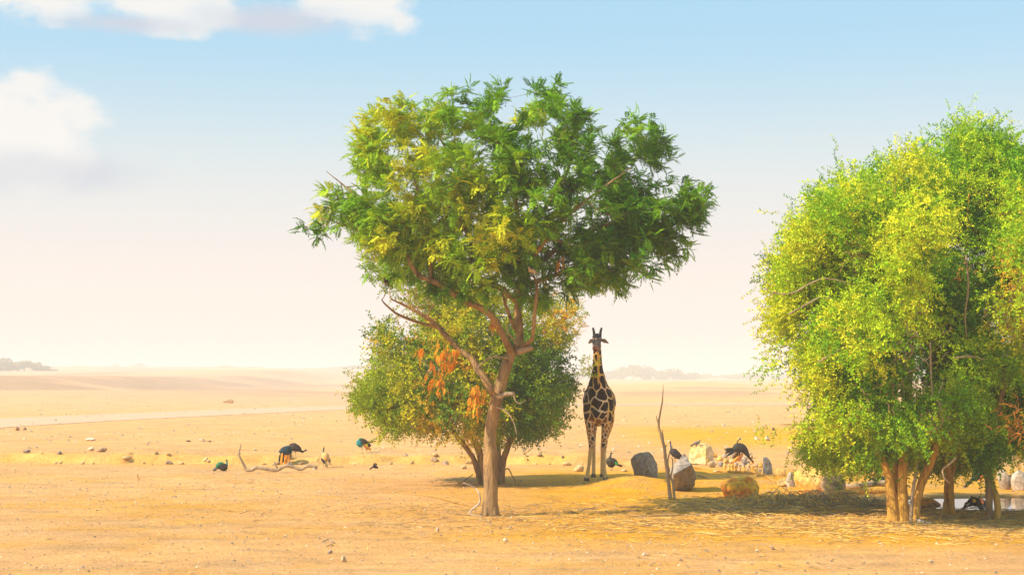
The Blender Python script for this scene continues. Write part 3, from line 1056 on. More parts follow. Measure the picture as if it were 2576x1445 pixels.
def build_bushy():
    Y0 = 44.5
    base = G(1234, 1215)
    root = empty('spreading_thorn_tree', base)
    tag(root, 'broad low thorn tree with many leaning stems right behind the tall single trunk', 'tree')
    u = Y0 / F

    def L(pts):
        return [tuple(at(p[0], p[1], Y0 + (p[2] if len(p) > 2 else 0)) - base) for p in pts]
    sk = Skeleton()
    stems = [([(1206, 1222), (1206, 1205), (1202, 1184, -.1), (1191, 1152, -.2), (1170, 1122, -.3), (1149, 1096, -.4), (1128, 1073, -.5), (1094, 1060, -.6), (1050, 1050, -.6), (1000, 1020, -.5)], [8.5, 8, 7.5, 7, 6.5, 6, 4.5, 3.5, 2.5, 1]),
             ([(1211, 1222, .1), (1209, 1190, .2), (1206, 1150, .3), (1193, 1112, .4), (1175, 1070, .5), (1150, 1000, .5), (1110, 930, .4), (1070, 880, .3)], [7, 7, 6, 5.5, 4.5, 4, 3, 1]),
             ([(1216, 1222, -.2), (1214, 1180, -.3), (1209, 1130, -.4), (1196, 1100, -.6), (1190, 1040, -.7), (1180, 960, -.8), (1170, 880, -.6)], [6, 5.5, 5, 4.5, 4, 3, 1]),
             ([(1262, 1224), (1262, 1205), (1265, 1166), (1274, 1133, -.1), (1287, 1103, -.2), (1307, 1075, -.3), (1340, 1040, -.4), (1390, 1010, -.3), (1430, 980, -.2)], [9, 8.5, 8, 7.5, 7, 6, 5, 3, 1]),
             ([(1258, 1222, .2), (1256, 1154, .3), (1253, 1115, .4), (1262, 1060, .5), (1290, 980, .6), (1330, 900, .6), (1380, 840, .5), (1430, 790, .3)], [7, 6, 5.5, 5, 4, 3.5, 2.5, 1]),
             ([(1225, 1222, .4), (1226, 1150, .5), (1232, 1080, .6), (1220, 980, .8), (1190, 860, .9), (1150, 780, .8)], [7, 6, 5.5, 4.5, 3, 1])]
    for k, (pts, rad) in enumerate(stems):
        a = Acc()
        sk.limb(a, L(pts), [r_ * u for r_ in rad], 9, 0.18, 50 + k)
        a.obj('stem', M_BARK, root)
    blobs = [(955, 985, 52), (918, 1000, 26), (1025, 1015, 62), (985, 905, 50), (960, 850, 34, .7), (1065, 905, 70), (1100, 985, 75), (1180, 960, 75), (1160, 870, 62), (1110, 810, 50, .8), (1280, 985, 72),
             (1360, 990, 60), (1425, 950, 26), (1432, 975, 20), (1392, 1030, 40), (1330, 1055, 42), (1385, 895, 46), (1300, 900, 60), (1200, 1050, 44), (1100, 1052, 34), (985, 1035, 40), (1240, 1085, 24),
             (1180, 780, 44, .7), (1270, 850, 44), (935, 845, 16, .6), (1410, 880, 24)]
    thin = [(1240, 770, 40), (1300, 805, 40), (1200, 810, 40), (1060, 745, 46), (1000, 695, 38), (1405, 830, 46), (1442, 790, 24), (1340, 840, 44), (1110, 745, 50), (960, 690, 24), (1150, 730, 40), (1420, 745, 26), (1380, 780, 36), (1460, 930, 14), (1180, 740, 40)]

    def dfn(px, py):
        e = 1 - ((px - 1190) / 300) ** 2 - ((py - 960) / 200) ** 2
        return 0.3 + 1.9 * np.sqrt(np.clip(e, 0.0, 1))
    blobs = [(b[0] - (16 if b[0] > 1320 else 0) + (10 if b[0] < 1000 else 0), *b[1:]) for b in blobs]
    P, d = sample_blobs(blobs, 2700, Y0, dfn, 0.4)
    P, d = clump(P, d, 1.3, 0.68, 13)
    P2, d2 = sample_blobs(thin, 560, Y0, lambda a, b: 0.7 + 0 * a, 0.5)
    cen = np.array(at(1200, 1010, Y0))
    tw = Acc()
    sk.grow(tw, (P - np.array(base))[::2], r_tip=0.006, r_max=0.045, sides=4)
    sk.grow(tw, (P2 - np.array(base)), r_tip=0.006, r_max=0.03, sides=4)
    tag(tw.obj('twigs', M_TWIG, root), kind='stuff')

    def outv(Q):
        o = Q - cen
        return o / np.linalg.norm(o, axis=1)[:, None]
    right = P[:, 0] > at(1270, 960, Y0).x  # shade put into leaf colour: darker greens on the half away from the sun
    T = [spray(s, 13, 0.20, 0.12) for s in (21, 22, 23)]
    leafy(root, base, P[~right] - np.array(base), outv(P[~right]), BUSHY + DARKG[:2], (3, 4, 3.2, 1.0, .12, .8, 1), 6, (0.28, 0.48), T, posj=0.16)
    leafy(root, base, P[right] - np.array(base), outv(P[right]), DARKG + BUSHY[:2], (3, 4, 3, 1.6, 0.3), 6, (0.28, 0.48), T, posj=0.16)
    leafy(root, base, P2 - np.array(base), outv(P2), BUSHY, (2, 4, 3, 1.0, .05), 3, (0.25, 0.42), T, posj=0.14)
    return root


bushy = build_bushy()


# ------------------------------------------------------------------ thicket of small-leaved trees on the right
RIGHTG = [(0.12, 0.31, 0.01), (0.24, 0.45, 0.012), (0.43, 0.57, 0.016), (0.66, 0.66, 0.03), (0.70, 0.44, 0.03), (0.75, 0.26, 0.015)]


def trunk_obj(sk, root, base, pts, rad, Y0, u, mat, seed, name='trunk'):
    a = Acc()
    P = [tuple(at(p[0], p[1], Y0 + (p[2] if len(p) > 2 else 0)) - base) for p in pts]
    sk.limb(a, P, [r_ * u for r_ in rad], 12, 0.22, seed)
    a.obj(name, mat, root)


def crown(root, base, sk, blobs, n, Y0, dfn, cen, palette, weights, per, size, T, twig_every=3, droop=0.25, shell=0.3, posj=0.16, holes=(), back=0.0):
    blobs = [(b[0] + (12 if b[0] < 2150 else 0), b[1] + 46 * (1 - float(sstep(np.array(b[1]), 480, 640))) + (4 if (b[1] > 1040 and b[0] < 2210) else 0), *b[2:]) for b in blobs]
    P, d = sample_blobs(blobs, int(n * 1.95), Y0, dfn, shell)
    P[:, 1] += back * (1 - sstep(P[:, 2], 1.2, 2.6))
    P, d = clump(P, d, 0.85, 0.6, int(n), holes, Y0)
    o = P - np.array(cen)
    o /= np.linalg.norm(o, axis=1)[:, None]
    tw = Acc()
    sk.grow(tw, (P - np.array(base))[::twig_every], r_tip=0.006, r_max=0.05, sides=4)
    tag(tw.obj('twigs', M_TWIG, root), kind='stuff')
    leafy(root, base, P - np.array(base), o, palette, weights, per, size, T, droop, posj=posj)
    # long loose shoots breaking the outline
    k = rng.choice(len(P), 260, replace=False)
    k = k[(o[k, 2] > -0.25)]
    S, O = [], []
    for i in k:
        d = o[i] + rng.normal(0, 0.25, 3) + (0, 0, 0.35)
        d /= np.linalg.norm(d)
        for t in np.linspace(0.2, rng.uniform(0.35, 0.85), 3):
            S.append(P[i] + d * t)
            O.append(d)
    leafy(root, base, np.array(S) - np.array(base), np.array(O), palette, weights, 1, (0.2, 0.36), T, 0.0, spread=0.25, posj=0.02)


T_R = [spray(s, 15, 0.17, 0.095, 0.4) for s in (31, 32, 33, 34)]


def build_right():
    # A: the clump of stout golden stems at the front
    Y0 = 32.9
    u = Y0 / F
    base = G(2271, 1305)
    ra = empty('small_leaved_tree', base)
    tag(ra, 'bushy small-leaved tree on a clump of thick golden stems, leftmost and foremost of the thicket', 'tree', 'small-leaved trees standing at the pond')
    sk = Skeleton()
    trunk_obj(sk, ra, base, [(2247, 1318), (2246, 1290), (2243, 1250), (2238, 1210), (2231, 1180), (2200, 1120), (2150, 1040), (2110, 940), (2080, 840)], [18, 15, 13, 11, 10, 9, 7, 5, 2], Y0, u, M_BARK_Y, 1)
    trunk_obj(sk, ra, base, [(2258, 1316, .15), (2260, 1280, .1), (2256, 1240, .1), (2252, 1190, .2), (2240, 1100, .3), (2220, 1000, .5), (2200, 850, .6), (2180, 700, .5)], [11, 10, 9, 9, 8, 7, 5, 2], Y0, u, M_BARK_Y, 2)
    trunk_obj(sk, ra, base, [(2275, 1316), (2272, 1290), (2269, 1240), (2270, 1200), (2275, 1120), (2285, 1000, .2), (2290, 860, .3), (2280, 700, .3), (2260, 560, .2), (2250, 450, .1)], [18, 16, 14, 12, 11, 9, 8, 6, 4, 1.5], Y0, u, M_BARK_Y, 3)
    trunk_obj(sk, ra, base, [(2302, 1318, -.1), (2304, 1290), (2309, 1250), (2322, 1205), (2338, 1170), (2365, 1090), (2390, 980), (2400, 850), (2410, 700)], [11, 10, 10, 10, 10, 8, 7, 5, 2], Y0, u, M_BARK_Y, 4)
    trunk_obj(sk, ra, base, [(2291, 1322, -.25), (2292, 1290, -.25), (2296, 1240, -.2), (2302, 1200, -.1), (2310, 1150, 0)], [5, 4.5, 4, 4, 3], Y0, u, M_DRYWOOD, 5)
    blobs = [(2060, 1070, 60), (2035, 1130, 28), (2060, 1110, 40), (2110, 1125, 40), (2165, 1125, 46), (2010, 1000, 40), (2130, 1060, 70), (1985, 1010, 42), (1945, 1022, 20, .8), (1975, 1050, 26), (2040, 1020, 60), (2000, 880, 62), (1948, 870, 28), (1936, 915, 16, .7), (1975, 800, 42), (2060, 930, 70),
             (2010, 720, 58), (1968, 690, 28), (2055, 640, 60), (2015, 600, 30), (2080, 560, 56), (2100, 480, 44, .7), (2060, 450, 30, .35), (2120, 420, 34, .4), (2150, 540, 70), (2170, 450, 52, .8), (2195, 385, 40, .5), (2240, 430, 60),
             (2120, 700, 90), (2200, 620, 90), (2260, 530, 80), (2290, 400, 56), (2290, 360, 26, .5), (2130, 830, 85), (2220, 760, 90), (2300, 660, 90), (2150, 970, 75), (2220, 900, 70),
             (2230, 1110, 50), (2290, 1125, 44), (2340, 1100, 50), (2230, 1040, 60), (2200, 1140, 30), (2330, 1050, 60), (2270, 1060, 60), (2040, 560, 24, .4), (2090, 400, 18, .3), (2320, 800, 60), (2330, 500, 70)]

    def dfn(px, py):
        e = 1 - ((px - 2240) / 340) ** 2 - ((py - 820) / 450) ** 2
        return (0.25 + 2.2 * np.sqrt(np.clip(e, 0.0, 1))) * (1 - 0.6 * sstep(py, 1040, 1140)) * (0.12 + 1.75 * sstep(fbm(px / 85.0, py / 85.0, 2, 91), 0.2, 0.8))
    crown(ra, base, sk, blobs, 3300, Y0, dfn, at(2240, 900, Y0), RIGHTG, (3.2, 6, 6, 2.2, 0, 0), 7, (0.24, 0.44), T_R, 3,
          holes=((2290, 880, 40), (2335, 960, 48), (2250, 1010, 32), (2360, 1030, 36), (2345, 800, 28), (2200, 1090, 24), (2290, 1075, 26), (2070, 960, 16), (2130, 860, 16)), back=1.5)
    # B: behind, its trunk at the pond edge
    Y0 = 34.8
    u = Y0 / F
    base = G(2388, 1288)
    rb = empty('small_leaved_tree', base)
    tag(rb, 'bushy small-leaved tree on one straight fluted trunk between the golden stems and the rightmost pair', 'tree', 'small-leaved trees standing at the pond')
    sk = Skeleton()
    trunk_obj(sk, rb, base, [(2385, 1300), (2386, 1283), (2387, 1255), (2387, 1215), (2388, 1180), (2392, 1100), (2400, 950), (2420, 800), (2430, 620), (2440, 450)], [22, 16, 12, 11, 11, 9, 8, 6, 4, 1.5], Y0, u, M_BARK_Y, 6)
    trunk_obj(sk, rb, base, [(2396, 1298, -.1), (2394, 1270, -.1), (2393, 1220, -.05), (2396, 1180), (2430, 1080, -.2), (2470, 960, -.4), (2500, 820, -.4)], [10, 8, 7, 7, 6, 5, 2], Y0, u, M_BARK_Y, 7)
    blobs = [(2400, 1090, 60), (2370, 1115, 40), (2430, 1125, 40), (2440, 1050, 70), (2480, 1090, 50), (2400, 1000, 70), (2460, 960, 70), (2410, 900, 70), (2380, 640, 90), (2420, 520, 80), (2380, 420, 60), (2430, 340, 46, .7), (2445, 295, 28, .5), (2400, 320, 26, .4), (2500, 420, 70), (2480, 560, 90), (2400, 780, 70),
             (2470, 700, 80), (2460, 880, 60), (2510, 350, 40, .7), (2350, 350, 30, .5), (2490, 310, 26, .5), (2430, 960, 40)]

    def dfn2(px, py):
        e = 1 - ((px - 2420) / 260) ** 2 - ((py - 760) / 480) ** 2
        return (0.3 + 2.0 * np.sqrt(np.clip(e, 0.0, 1))) * (1 - 0.6 * sstep(py, 1040, 1140)) * (0.12 + 1.75 * sstep(fbm(px / 85.0, py / 85.0, 2, 91), 0.2, 0.8))
    crown(rb, base, sk, blobs, 2500, Y0, dfn2, at(2420, 850, Y0), RIGHTG, (3.2, 6, 6, 2.2, 0, 0), 7, (0.24, 0.44), T_R, 3,
          holes=((2420, 1010, 36), (2480, 960, 36), (2440, 900, 26), (2460, 820, 20)), back=0.8)
    # C: the pair of trunks at the right, most of its crown outside the frame
    Y0 = 33.4
    u = Y0 / F
    base = G(2495, 1306)
    rc = empty('small_leaved_tree', base)
    tag(rc, 'bushy small-leaved tree on a pair of thin trunks at the right edge of the thicket', 'tree', 'small-leaved trees standing at the pond')
    sk = Skeleton()
    trunk_obj(sk, rc, base, [(2487, 1316), (2488, 1290), (2488, 1250), (2486, 1205), (2484, 1180), (2500, 1080), (2530, 950), (2570, 800), (2600, 650), (2620, 500)], [13, 9, 8.5, 8.5, 9, 8, 7, 6, 4, 1.5], Y0, u, M_BARK, 8)
    trunk_obj(sk, rc, base, [(2507, 1316, .1), (2510, 1280, .1), (2506, 1250, .1), (2497, 1220, .2), (2492, 1190, .2), (2490, 1150, .3), (2560, 1020, .5), (2640, 900, .6), (2700, 760, .5)], [9, 8, 8, 7.5, 7, 6, 6, 4, 1.5], Y0, u, M_BARK_Y, 9)
    blobs = [(2495, 1110, 40), (2545, 1095, 60), (2600, 1090, 60), (2560, 1030, 60), (2500, 1030, 60), (2530, 960, 60), (2560, 520, 70), (2560, 640, 90), (2640, 600, 110), (2640, 760, 110), (2650, 900, 100), (2560, 780, 70), (2640, 450, 90), (2580, 420, 46), (2720, 560, 90), (2740, 720, 100),
             (2540, 900, 40), (2700, 1040, 80), (2590, 960, 50), (2640, 370, 50, .6), (2570, 380, 22, .5), (2720, 860, 90)]

    def dfn3(px, py):
        e = 1 - ((px - 2630) / 230) ** 2 - ((py - 760) / 440) ** 2
        return (0.3 + 2.2 * np.sqrt(np.clip(e, 0.0, 1))) * (1 - 0.6 * sstep(py, 1040, 1140)) * (0.12 + 1.75 * sstep(fbm(px / 85.0, py / 85.0, 2, 91), 0.2, 0.8))
    crown(rc, base, sk, blobs, 1900, Y0, dfn3, at(2640, 820, Y0), RIGHTG, (4, 5, 4.5, 2.2, .06, 0), 7, (0.24, 0.44), T_R, 3)
    # bare vines and tangles draped over the front of the crowns
    def tangle(root, base, px, py, rr, n, Yf, mat, name, label, thick=0.011, seed=0, down=0.5):
        r = np.random.default_rng(seed)
        c = np.array(at(px, py, Yf) - base)
        a = Acc()
        for i in range(n):
            p = c + r.normal(0, rr * 0.7 * Yf / F, 3) * (1, 0.5, 1)
            d = r.normal(0, 1, 3) + (0, 0, -down)
            pts = [p]
            for k in range(4):
                d = d / np.linalg.norm(d) + r.normal(0, 0.7, 3)
                p = p + d / np.linalg.norm(d) * rr * Yf / F * 0.2
                pts.append(p)
            a.tube(pts, [thick, thick, thick * 0.8, thick * 0.5], 4, sm=3, cap=False)
        o = a.obj(name, mat, root)
        tag(o, label, kind='stuff')
    M_RUST = mottled('rusty_vine', [(0.3, (0.55, 0.22, 0.04)), (0.7, (0.85, 0.40, 0.06))], 6)
    tangle(ra, base_of(ra), 2345, 1040, 26, 34, 31.0, M_DRYWOOD, 'twig_tangle', 'bare bleached twig tangle hanging in a dark hollow', 0.012, 1)
    tangle(ra, base_of(ra), 2160, 640, 34, 26, 30.9, M_TWIG, 'twig_tangle', None, 0.008, 2)
    tangle(rb, base_of(rb), 2415, 690, 22, 22, 32.4, M_RUST, 'twig_tangle', 'rust orange dead vine', 0.012, 3)
    tangle(rc, base_of(rc), 2522, 645, 20, 14, 31.1, M_RUST, 'twig_tangle', 'rust orange dead vine', 0.012, 4)
    tangle(rc, base_of(rc), 2552, 770, 60, 46, 31.0, M_DRYWOOD, 'twig_tangle', None, 0.011, 5)
    tangle(rc, base_of(rc), 2555, 1060, 36, 70, 31.2, M_RUST, 'twig_tangle', 'rust orange dead vine', 0.012, 6, 1.2)
    tangle(ra, base_of(ra), 2300, 860, 60, 30, 30.8, M_DRYWOOD, 'twig_tangle', None, 0.012, 7)
    tangle(ra, base_of(ra), 2230, 990, 60, 26, 30.9, M_TWIG, 'twig_tangle', None, 0.010, 8)
    # long bare branches crossing the leaves
    for (root, pts) in ((ra, [(1925, 725), (1945, 735), (1990, 738), (2040, 712), (2080, 700), (2150, 715)]),
                        (ra, [(1985, 790), (2030, 765), (2075, 745), (2110, 770), (2150, 808)]),
                        (ra, [(2300, 745), (2295, 700), (2320, 670), (2345, 655), (2300, 750), (2350, 755)]),
                        (ra, [(2060, 910), (2110, 880), (2150, 860)]), (ra, [(2090, 830), (2150, 830), (2190, 828)]),
                        (ra, [(2300, 1070), (2330, 1085), (2360, 1075), (2372, 1050), (2360, 1000), (2372, 960)]),
                        (ra, [(2340, 860), (2342, 940), (2346, 1000)]),
                        (rb, [(2430, 640), (2436, 720), (2428, 790), (2432, 850)]),
                        (rb, [(2400, 900), (2440, 895), (2480, 905)]),
                        (rb, [(2405, 1150), (2390, 1165), (2372, 1180), (2375, 1200), (2390, 1215)])):
        b = base_of(root)
        a = Acc()
        a.tube([tuple(at(p[0], p[1], 30.9) - b) for p in pts], [0.02, 0.02, 0.016, 0.009], 6, rough=0.2, seed=len(pts))
        a.obj('branch', M_DRYWOOD, root)
    return ra, rb, rc


def base_of(o):
    return o.location.copy()


right_trees = build_right()


# ------------------------------------------------------------------ animals
def remeshed(prims, voxel, smooth_iter=4, extra_col=None):
    """prims: (pts, radii, colour[, ref]) -> (mesh, per-vertex colours) as one continuous skin."""
    a = Acc()
    for p in prims:
        a.tube(p[0], p[1], 14, sm=5, ref=p[3] if len(p) > 3 else (0.02, 0.03, 1.0), cap=True)
    tmp = a.obj('tmp_skin', None)
    md = tmp.modifiers.new('r', 'REMESH')
    md.mode = 'VOXEL'
    md.voxel_size = voxel
    md.use_smooth_shade = True
    ms = tmp.modifiers.new('s', 'SMOOTH')
    ms.iterations = smooth_iter
    ms.factor = 0.5
    dg = bpy.context.evaluated_depsgraph_get()
    me = bpy.data.meshes.new_from_object(tmp.evaluated_get(dg))
    bpy.data.objects.remove(tmp)
    n = len(me.vertices)
    V = np.zeros(n * 3, np.float32)
    me.vertices.foreach_get('co', V)
    V = V.reshape(-1, 3)
    best = np.full(n, 1e9)
    C = np.zeros((n, 3))
    for p in prims:
        P = catmull(p[0], 5)
        rr = interp_r(p[1], len(P)).mean(1)
        d = (np.linalg.norm(V[:, None, :] - P[None], axis=2) / rr[None]).min(1)
        m = d < best
        best[m] = d[m]
        C[m] = p[2]
    return me, V, C


def giraffe():
    Y0 = 45.4
    base = G(1505, 1209)
    S = Y0 / F
    root = empty('giraffe', base)
    tag(root, 'tall giraffe with dark net-patterned coat standing to face the camera beside the trees', 'giraffe')
    n_ = (0, 0, 0)
    prims = [
        # trunk of the body
        ([(0.00, -0.34, 2.30), (0.00, -0.16, 2.30), (0.01, 0.10, 2.32), (0.04, 0.5, 2.30), (0.12, 1.0, 2.26), (0.19, 1.45, 2.26), (0.22, 1.78, 2.24), (0.22, 1.98, 2.2)],
         [(0.22, 0.26), (0.36, 0.46), (0.44, 0.60), (0.47, 0.60), (0.48, 0.55), (0.43, 0.48), (0.33, 0.40), (0.16, 0.22)], n_),
        # neck
        ([(0.02, 0.18, 2.35), (0.00, 0.02, 2.68), (-0.01, -0.12, 2.98), (-0.02, -0.22, 3.28), (-0.03, -0.30, 3.6), (-0.035, -0.35, 3.88), (-0.035, -0.38, 4.08), (-0.035, -0.40, 4.16)],
         [(0.42, 0.5), (0.33, 0.40), (0.225, 0.29), (0.15, 0.20), (0.125, 0.16), (0.115, 0.14), (0.10, 0.13), (0.08, 0.1)], n_, (0, 1, 0.3)),
        # head
        ([(-0.03, -0.30, 4.17), (-0.045, -0.42, 4.14), (-0.065, -0.54, 4.03), (-0.09, -0.68, 3.92), (-0.11, -0.80, 3.83), (-0.12, -0.85, 3.80)],
         [(0.09, 0.09), (0.145, 0.145), (0.13, 0.13), (0.098, 0.1), (0.095, 0.095), (0.065, 0.07)], n_),
        ([(-0.045, -0.50, 4.15), (-0.04, -0.46, 4.24), (-0.04, -0.42, 4.27)], [(0.05, 0.06), (0.045, 0.05), (0.03, 0.03)], n_),   # forehead boss
        ([(-0.13, -0.47, 4.12), (-0.045, -0.52, 4.13), (0.04, -0.47, 4.12)], [(0.035, 0.035), (0.06, 0.05), (0.035, 0.035)], n_),       # brow
        # chest keel
        ([(0.0, -0.28, 2.1), (0.0, -0.14, 1.85), (0.0, 0.15, 1.72), (0.03, 0.5, 1.75)], [(0.18, 0.16), (0.2, 0.16), (0.24, 0.14), (0.24, 0.15)], n_),
        # fore legs
        ([(-0.24, 0.0, 2.35), (-0.255, -0.02, 2.0), (-0.235, 0.0, 1.65), (-0.215, 0.0, 1.32), (-0.195, -0.02, 1.06), (-0.225, 0.0, 0.82), (-0.27, 0.01, 0.45), (-0.32, 0.0, 0.17), (-0.345, -0.03, 0.06)],
         [(0.19, 0.22), (0.18, 0.20), (0.14, 0.16), (0.105, 0.12), (0.088, 0.1), (0.06, 0.065), (0.05, 0.055), (0.065, 0.07), (0.07, 0.08)], n_, (0, 1, 0)),
        ([(0.25, 0.0, 2.35), (0.265, -0.02, 2.0), (0.235, 0.0, 1.65), (0.20, 0.0, 1.32), (0.17, -0.02, 1.06), (0.165, 0.0, 0.82), (0.17, 0.01, 0.45), (0.195, 0.0, 0.17), (0.20, -0.03, 0.06)],
         [(0.19, 0.22), (0.18, 0.20), (0.14, 0.16), (0.11, 0.12), (0.095, 0.1), (0.065, 0.065), (0.052, 0.055), (0.065, 0.07), (0.07, 0.08)], n_, (0, 1, 0)),
        # hind legs
        ([(-0.02, 1.62, 2.2), (-0.09, 1.45, 1.75), (-0.11, 1.42, 1.45), (-0.075, 1.62, 1.12), (-0.06, 1.74, 0.95), (-0.045, 1.66, 0.6), (-0.055, 1.60, 0.2), (-0.06, 1.56, 0.07)],
         [(0.24, 0.32), (0.20, 0.27), (0.15, 0.18), (0.085, 0.11), (0.078, 0.095), (0.055, 0.06), (0.06, 0.065), (0.065, 0.07)], n_, (0, 1, 0)),
        ([(0.34, 1.62, 2.2), (0.36, 1.45, 1.75), (0.33, 1.42, 1.45), (0.27, 1.66, 1.12), (0.245, 1.78, 0.95), (0.22, 1.72, 0.6), (0.21, 1.68, 0.2), (0.21, 1.64, 0.07)],
         [(0.24, 0.32), (0.21, 0.27), (0.15, 0.18), (0.085, 0.11), (0.078, 0.095), (0.055, 0.06), (0.06, 0.065), (0.065, 0.07)], n_, (0, 1, 0)),
    ]
    me, V, _ = remeshed(prims, 0.0165, 5)
    n = len(V)
    z = V[:, 2]
    # seeds of the coat patches: farther apart on the body, close on the legs
    r = np.random.default_rng(5)

    def spacing(p):
        x, y, zz = p
        if zz > 3.9:
            return 0.085
        if zz > 2.75:
            return 0.15 + 0.04 * (3.9 - zz)
        if zz > 1.95:
            return 0.225
        if zz > 1.6:
            return 0.15
        return 0.085
    order = r.permutation(n)
    seeds = np.zeros((0, 3))
    for i in order[:9000]:
        p = V[i]
        if abs(p[0] + 0.02) < 0.035 and p[2] > 2.7 and p[1] < 0.0:
            continue
        s = spacing(p)
        if len(seeds) == 0 or np.min(np.linalg.norm((seeds - p) / (1, 1, 1.25), axis=1)) > s:
            seeds = np.vstack([seeds, p])
    d1 = np.full(n, 1e9)
    d2 = np.full(n, 1e9)
    k1 = np.zeros(n, int)
    Vw = V + 0.02 * np.stack([np.sin(V[:, 2] * 23 + V[:, 1] * 9), 0 * z, np.sin(V[:, 0] * 25 + V[:, 1] * 12)], 1)
    for k, s in enumerate(seeds):
        d = np.linalg.norm((Vw - s) / (1, 1, 1.2), axis=1)
        closer = d < d1
        d2 = np.where(closer, d1, np.minimum(d2, d))
        k1[closer] = k
        d1 = np.where(closer, d, d1)
    edge = (d2 - d1)
    wgap = np.interp(z, [0, 1.0, 1.6, 2.0, 2.8, 4.2], [0.05, 0.03, 0.031, 0.037, 0.031, 0.032])
    patch = sstep(edge, wgap * 0.75, wgap * 1.25)
    # ochre stripe down the throat
    stripe = (1 - sstep(np.abs(V[:, 0] + 0.012 + 0.012 * (z - 3.4)), 0.018, 0.04)) * sstep(z, 2.75, 2.95) * (V[:, 1] < -0.02 - 0.0 * z)
    patch = patch * (1 - stripe)
    lw_ = (sstep(-z, -3.0, -2.6) * (1 - sstep(V[:, 0], 0.15, 0.4)))[:, None]
    line = np.array((0.92, 0.50, 0.10)) * (1 - lw_) + np.array((0.93, 0.66, 0.42)) * lw_
    dark = np.array((0.022, 0.008, 0.007))
    rust = np.array((0.42, 0.15, 0.025))
    tan = np.array((0.82, 0.52, 0.22))
    sh = np.random.default_rng(9).random(len(seeds))[k1]
    rustm = (sh > 0.55) * sstep(-z, -1.95, -1.7) * 0.85
    pc = dark * (1 - rustm[:, None]) + rust * rustm[:, None]
    pc = pc * (0.7 + 0.5 * sh[:, None])
    C = line * (1 - patch[:, None]) + pc * patch[:, None]
    low = 1 - sstep(z, 0.88, 1.02)                       # plain shanks
    C = C * (1 - low[:, None]) + tan * low[:, None]
    # inner thighs and belly paler
    # head: grey brown face with dark crown and rusty muzzle
    hd = sstep(-V[:, 1], 0.36, 0.44) * sstep(z, 3.7, 3.78)
    t = np.clip((-V[:, 1] - 0.42) / 0.43, 0, 1)[:, None]
    face = np.array((0.10, 0.075, 0.065)) * (1 - t) + np.array((0.17, 0.11, 0.09)) * t
    face = np.where((fbm(V[:, 0] * 22 + 9, z * 16, 2, 77) > 0.6)[:, None], np.array((0.46, 0.30, 0.20)), face)
    face = np.where((z > 4.16)[:, None], np.array((0.035, 0.03, 0.035)), face)
    face = np.where((t > 0.87), np.array((0.50, 0.19, 0.12)), face)
    C = C * (1 - hd[:, None]) + face * hd[:, None]
    me.materials.clear()
    me.materials.append(M_COAT)
    for a_ in list(me.color_attributes):
        me.color_attributes.remove(a_)
    set_col(me, C)
    link_mesh('body', me, root)
    dk = lambda nm, c, rgh=0.6: mottled(nm, [(0.3, c), (0.7, tuple(min(1, v * 1.5) for v in c))], 20, rgh)
    M_HORN = dk('horn_hide', (0.03, 0.03, 0.035))
    M_HOOF = dk('hoof', (0.06, 0.05, 0.045))
    M_EYE = dk('dark_eye', (0.005, 0.004, 0.004), 0.15)
    M_EAR = mottled('ear_hide', [(0.3, (0.16, 0.11, 0.07)), (0.7, (0.42, 0.28, 0.15))], 15)
    M_MANE = dk('mane_hair', (0.12, 0.055, 0.03))
    for sx, tipx in ((-0.115, -0.155), (0.035, 0.085)):
        a = Acc()
        a.tube([(sx, -0.40, 4.16), ((sx + tipx) / 2, -0.385, 4.33), (tipx, -0.37, 4.42), (tipx, -0.365, 4.45)], [0.052, 0.036, 0.032, 0.024], 10)
        a.obj('horn', M_HORN, root)
    for sgn, tip in ((-1, (-0.29, -0.36, 3.99)), (1, (0.29, -0.36, 4.0))):
        a = Acc()
        rt = (-0.04 + sgn * 0.10, -0.37, 4.10)
        mid = ((rt[0] + tip[0]) / 2, -0.37, (rt[2] + tip[2]) / 2 + 0.015)
        a.tube([rt, mid, tip], [(0.03, 0.018), (0.062, 0.022), (0.012, 0.008)], 10, ref=(0, 1, 0))
        a.obj('ear', M_EAR, root)
    for sx in (-0.168, 0.06):
        a = Acc()
        a.tube([(sx, -0.50, 4.09), (sx * 1.0 + (0.018 if sx > 0 else -0.018), -0.505, 4.088)], [0.024, 0.014], 10, sm=1)
        a.obj('eye', M_EYE, root)
    for sx in (-0.15, -0.085):
        a = Acc()
        a.tube([(sx, -0.855, 3.855), (sx, -0.875, 3.85)], [0.015, 0.009], 8, sm=1)
        a.obj('nostril', M_EYE, root)
    a = Acc()
    a.tube([(-0.165, -0.83, 3.795), (-0.12, -0.885, 3.79), (-0.07, -0.84, 3.795)], [0.012, 0.014, 0.012], 6)
    a.obj('mouth', M_EYE, root)
    a = Acc()
    a.tube([(-0.03, -0.27, 4.14), (-0.03, -0.20, 3.9), (-0.02, -0.10, 3.5), (0.0, 0.08, 3.1), (0.02, 0.34, 2.85)], [(0.02, 0.05), (0.025, 0.06), (0.025, 0.06), (0.03, 0.06), (0.02, 0.03)], 8, ref=(1, 0, 0))
    a.obj('mane', M_MANE, root)
    for (hx, hy, g) in ((-0.345, -0.03, 1), (0.20, -0.03, 1), (-0.06, 1.55, .9), (0.21, 1.63, .9)):
        a = Acc()
        for s_ in (-1, 1):
            a.tube([(hx + s_ * 0.038, hy, 0.10), (hx + s_ * 0.04, hy - 0.03, 0.04), (hx + s_ * 0.04, hy - 0.05, 0.0)], [(0.034, 0.05), (0.042, 0.075), (0.044, 0.085)], 10, ref=(0, 1, 0))
        a.obj('hoof', M_HOOF, root)
    a = Acc()
    a.tube([(0.19, 2.02, 2.35), (0.24, 2.1, 2.0), (0.27, 2.1, 1.5), (0.26, 2.08, 1.25)], [0.05, 0.03, 0.02, 0.02], 8)
    tl = a.obj('tail', M_COAT, root)
